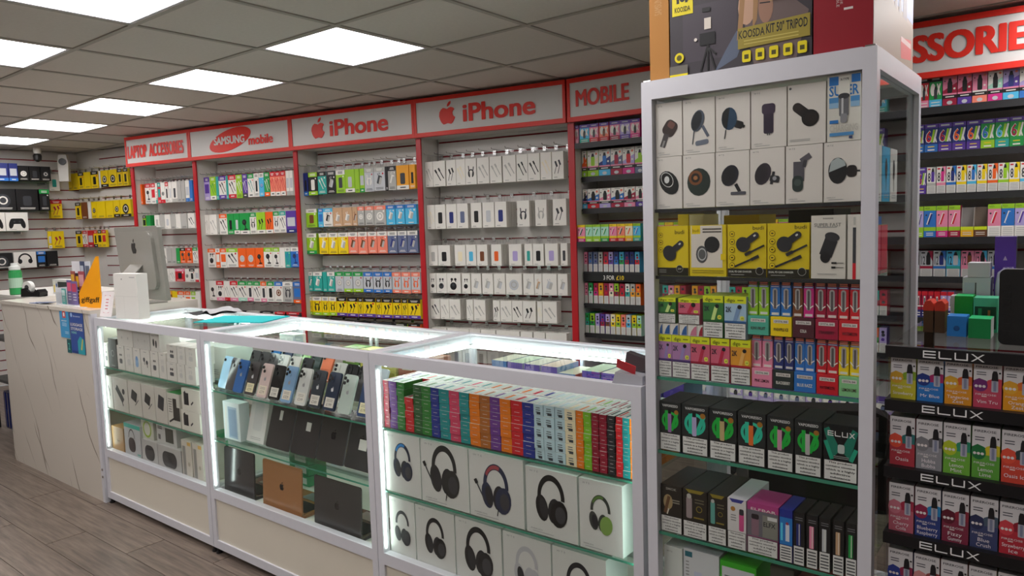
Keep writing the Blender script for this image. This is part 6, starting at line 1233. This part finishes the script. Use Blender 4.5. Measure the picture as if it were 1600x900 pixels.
def A_fr(t, base, c1, c2, wide):
    def f(F):
        F.rect(0, .42, 1, 1, 'd4d2d4'); F.text('FIREROSE', .47, .92, .045, '3a3a44', w=.78, bold=True); F.lines(.1, .45, .72, .82, 2, '55565e', .4)
        F.poly([(0, .42), (0, .6), (.2, .66), (.42, .62), (.55, .58), (.5, .3)], c2); F.poly([(.4, .42), (.5, .62), (.75, .68), (1, .66), (1, .3)], c1); F.rect(0, 0, 1, .46, base)
        F.ell(.24, .5, .27, c2, rz=.14)
        for q in range(3): F.ell(.1+q*.14, .48, .06, 'd8d0d0')
        F.rrect(.76, .5, .24, .26, 'a8a8b4', 0, .15); F.rrect(.76, .5, .1, .22, '7a8098', 0, .2); F.poly([(.64, .62), (.88, .62), (.86, .78), (.82, .84), (.70, .84), (.66, .78)], '1e1c20'); F.ell(.93, .8, .04, 'K')
        F.text('FIREROSE', .45, .3, .04, 'd8d0d4', w=.74); F.rect(.3, .25, .48, .265, 'W')
        ws = t.split(' ') if len(t) > 9 else [t]
        for q, s_ in enumerate(ws): F.text(s_, .5, (.14 if len(ws) == 1 else .18-.1*q), .075, 'e4dce0', w=min(.8, .105*len(s_)))
    return f
for r in range(4):
    z = tops[r+1]
    for k in range(9):
        x = EX0+.008+k*.0497
        if x+.047 > EX1-.006: break
        nm, b0, c1, c2 = FLV[r][k]
        bx('refill_box', 'white-topped %s box, %s from left on the %s stand shelf' % ('refill', ORD[k], ROWPH[r]), 'box', x, x+.047, EY0+.018, .06, z+.0005, z+(.0895 if r == 0 else .105), A_fr(nm, b0, c1, c2, False), 'c8c6c8', dict(r=b0, l=b0), 'refill boxes on the tiered stand')
TP = 1.1725
for k, x in enumerate((-.289, -.266)):
    g = empty('bottle_box', (x, 1.90, TP)); tag(g, 'brown box with folded red top, %s of two on stand' % ('left', 'right')[k], 'box', 'brown boxes with red tops')
    MB().box(-.010, .010, 0, .05, 0, .05, '5a4028').build('body', 'card', g); MB().prism([(-.0105, .05), (.0105, .05), (.0105, .066), (.004, .074), (-.006, .072), (-.0105, .062)], -.001, .05, 'd8402c').build('top', 'card', g)
def euro(F): F.ell(.5, .5, .2, '7a3a3a')
bx('cable_box', 'blue box with hanging slot on top of stand', 'box', -.246, -.209, 1.86, .05, TP, TP+.045, lambda F: F.ell(.5, .4, .16, '1c5aa0'), '2a8ae0'); bx('cable_box', 'green box in front on top of stand', 'box', -.2045, -.163, 1.85, .06, TP, TP+.043, None, '12904a', dict(t='20c878', r='c8ccc8')); bx('cable_box', 'bright green box behind the blue box on stand', 'box', -.245, -.209, 1.96, .06, TP, TP+.08, None, '20a838', dict(t='2ad070')); bx('gadget_box', 'green box with clear window on stand', 'box', -.2065, -.16, 1.95, .06, TP, TP+.078, lambda F: (F.rect(.06, .1, .94, .75, '1c4a34'), F.rect(.2, .2, .35, .7, '2a9a5a'), F.rect(.6, .3, .7, .65, 'a8703a')), '5ad0a0')
bx('white_carton', 'white carton with open lid stacked behind green boxes, lower', 'box', -.238, -.182, 2.03, .06, TP, 1.29, lambda F: (F.rect(.45, .3, .5, .9, '5a5660'), F.rect(.06, .4, .42, .9, 'c8cce0')), 'd4d6e0'); bx('white_carton', 'small white carton on top of the white carton', 'box', -.228, -.184, 2.03, .05, 1.291, 1.325, None, 'dcdce4'); bx('white_carton', 'short white box left of white carton', 'box', -.262, -.24, 2.03, .04, TP, 1.245, None, 'dcdce0')
mb = MB().lathe([(.026, 0), (.026, .1), (.022, .13), (.01, .14)], col='c8ccE0'.lower()); tag(mb.build('dispenser', 'shine', None, (-.148, 2.04, TP), smooth=True), 'pale rounded dispenser beside the black screen', 'dispenser')
bx('purple_box', 'purple box with white sideways logo behind black screen', 'box', -.178, -.136, 2.06, .03, TP, 1.385, lambda F: (F.text('Luna', .5, .62, .16, 'd8c8f0', w=.5, rot=90), F.poly([(.4, .74), (.6, .74), (.5, .79)], 'd8c8f0')), '6a48b8', dict(r='3a3a46'))
g = empty('screen', (-.045, 1.80, TP)); tag(g, 'black flat screen seen from behind at the right edge', 'monitor')
MB().prism([(a, .0+b) for a, b in reversed(rr(.20, .155, .012))], -.012, .012, '0d0d10').build('housing', 'black', g); [MB().box(-.092, -.08, -.014, -.012, .02+.016*i, .028+.016*i, 'K').build('vent', 'black', g) for i in range(7)]
# office chair behind the tall cabinet
g = empty('office_chair', (-.82, 2.78, 0), math.radians(25)); tag(g, 'black office chair behind the tall cabinet', 'chair')
MB().prism([(-.24, .0), (.24, .0), (.25, .04), (.22, .09), (-.22, .09), (-.25, .04)], -.24, .24, 'K').build('seat', 'black', g, (0, 0, .43)); o = MB().prism([(a, b) for a, b in reversed(rr(.46, .36, .1))], -.03, .04, 'K').build('backrest', 'black', g, (0, -.27, .46)); o.rotation_euler = (math.radians(8), 0, 0)
for sx in (-1, 1): MB().tube([(sx*.25, .05, .46), (sx*.30, .05, .5), (sx*.30, .05, .66), (sx*.30, -.1, .67), (sx*.30, .16, .67)], .022, 'K').build('armrest', 'black', g)
MB().tube([(0, 0, .08), (0, 0, .43)], .028, 'K', 12).build('gas_lift', 'black', g)
for i in range(5):
    a = i*2*math.pi/5; q = MB().tube([(0, 0, .1), (.29*math.cos(a), .29*math.sin(a), .06)], [.03, .018], 'K').build('leg', 'black', g); MB().tube([(.29*math.cos(a)-.015, .29*math.sin(a), .03), (.29*math.cos(a)+.015, .29*math.sin(a), .03)], .03, 'K', 12).build('castor', 'black', q)
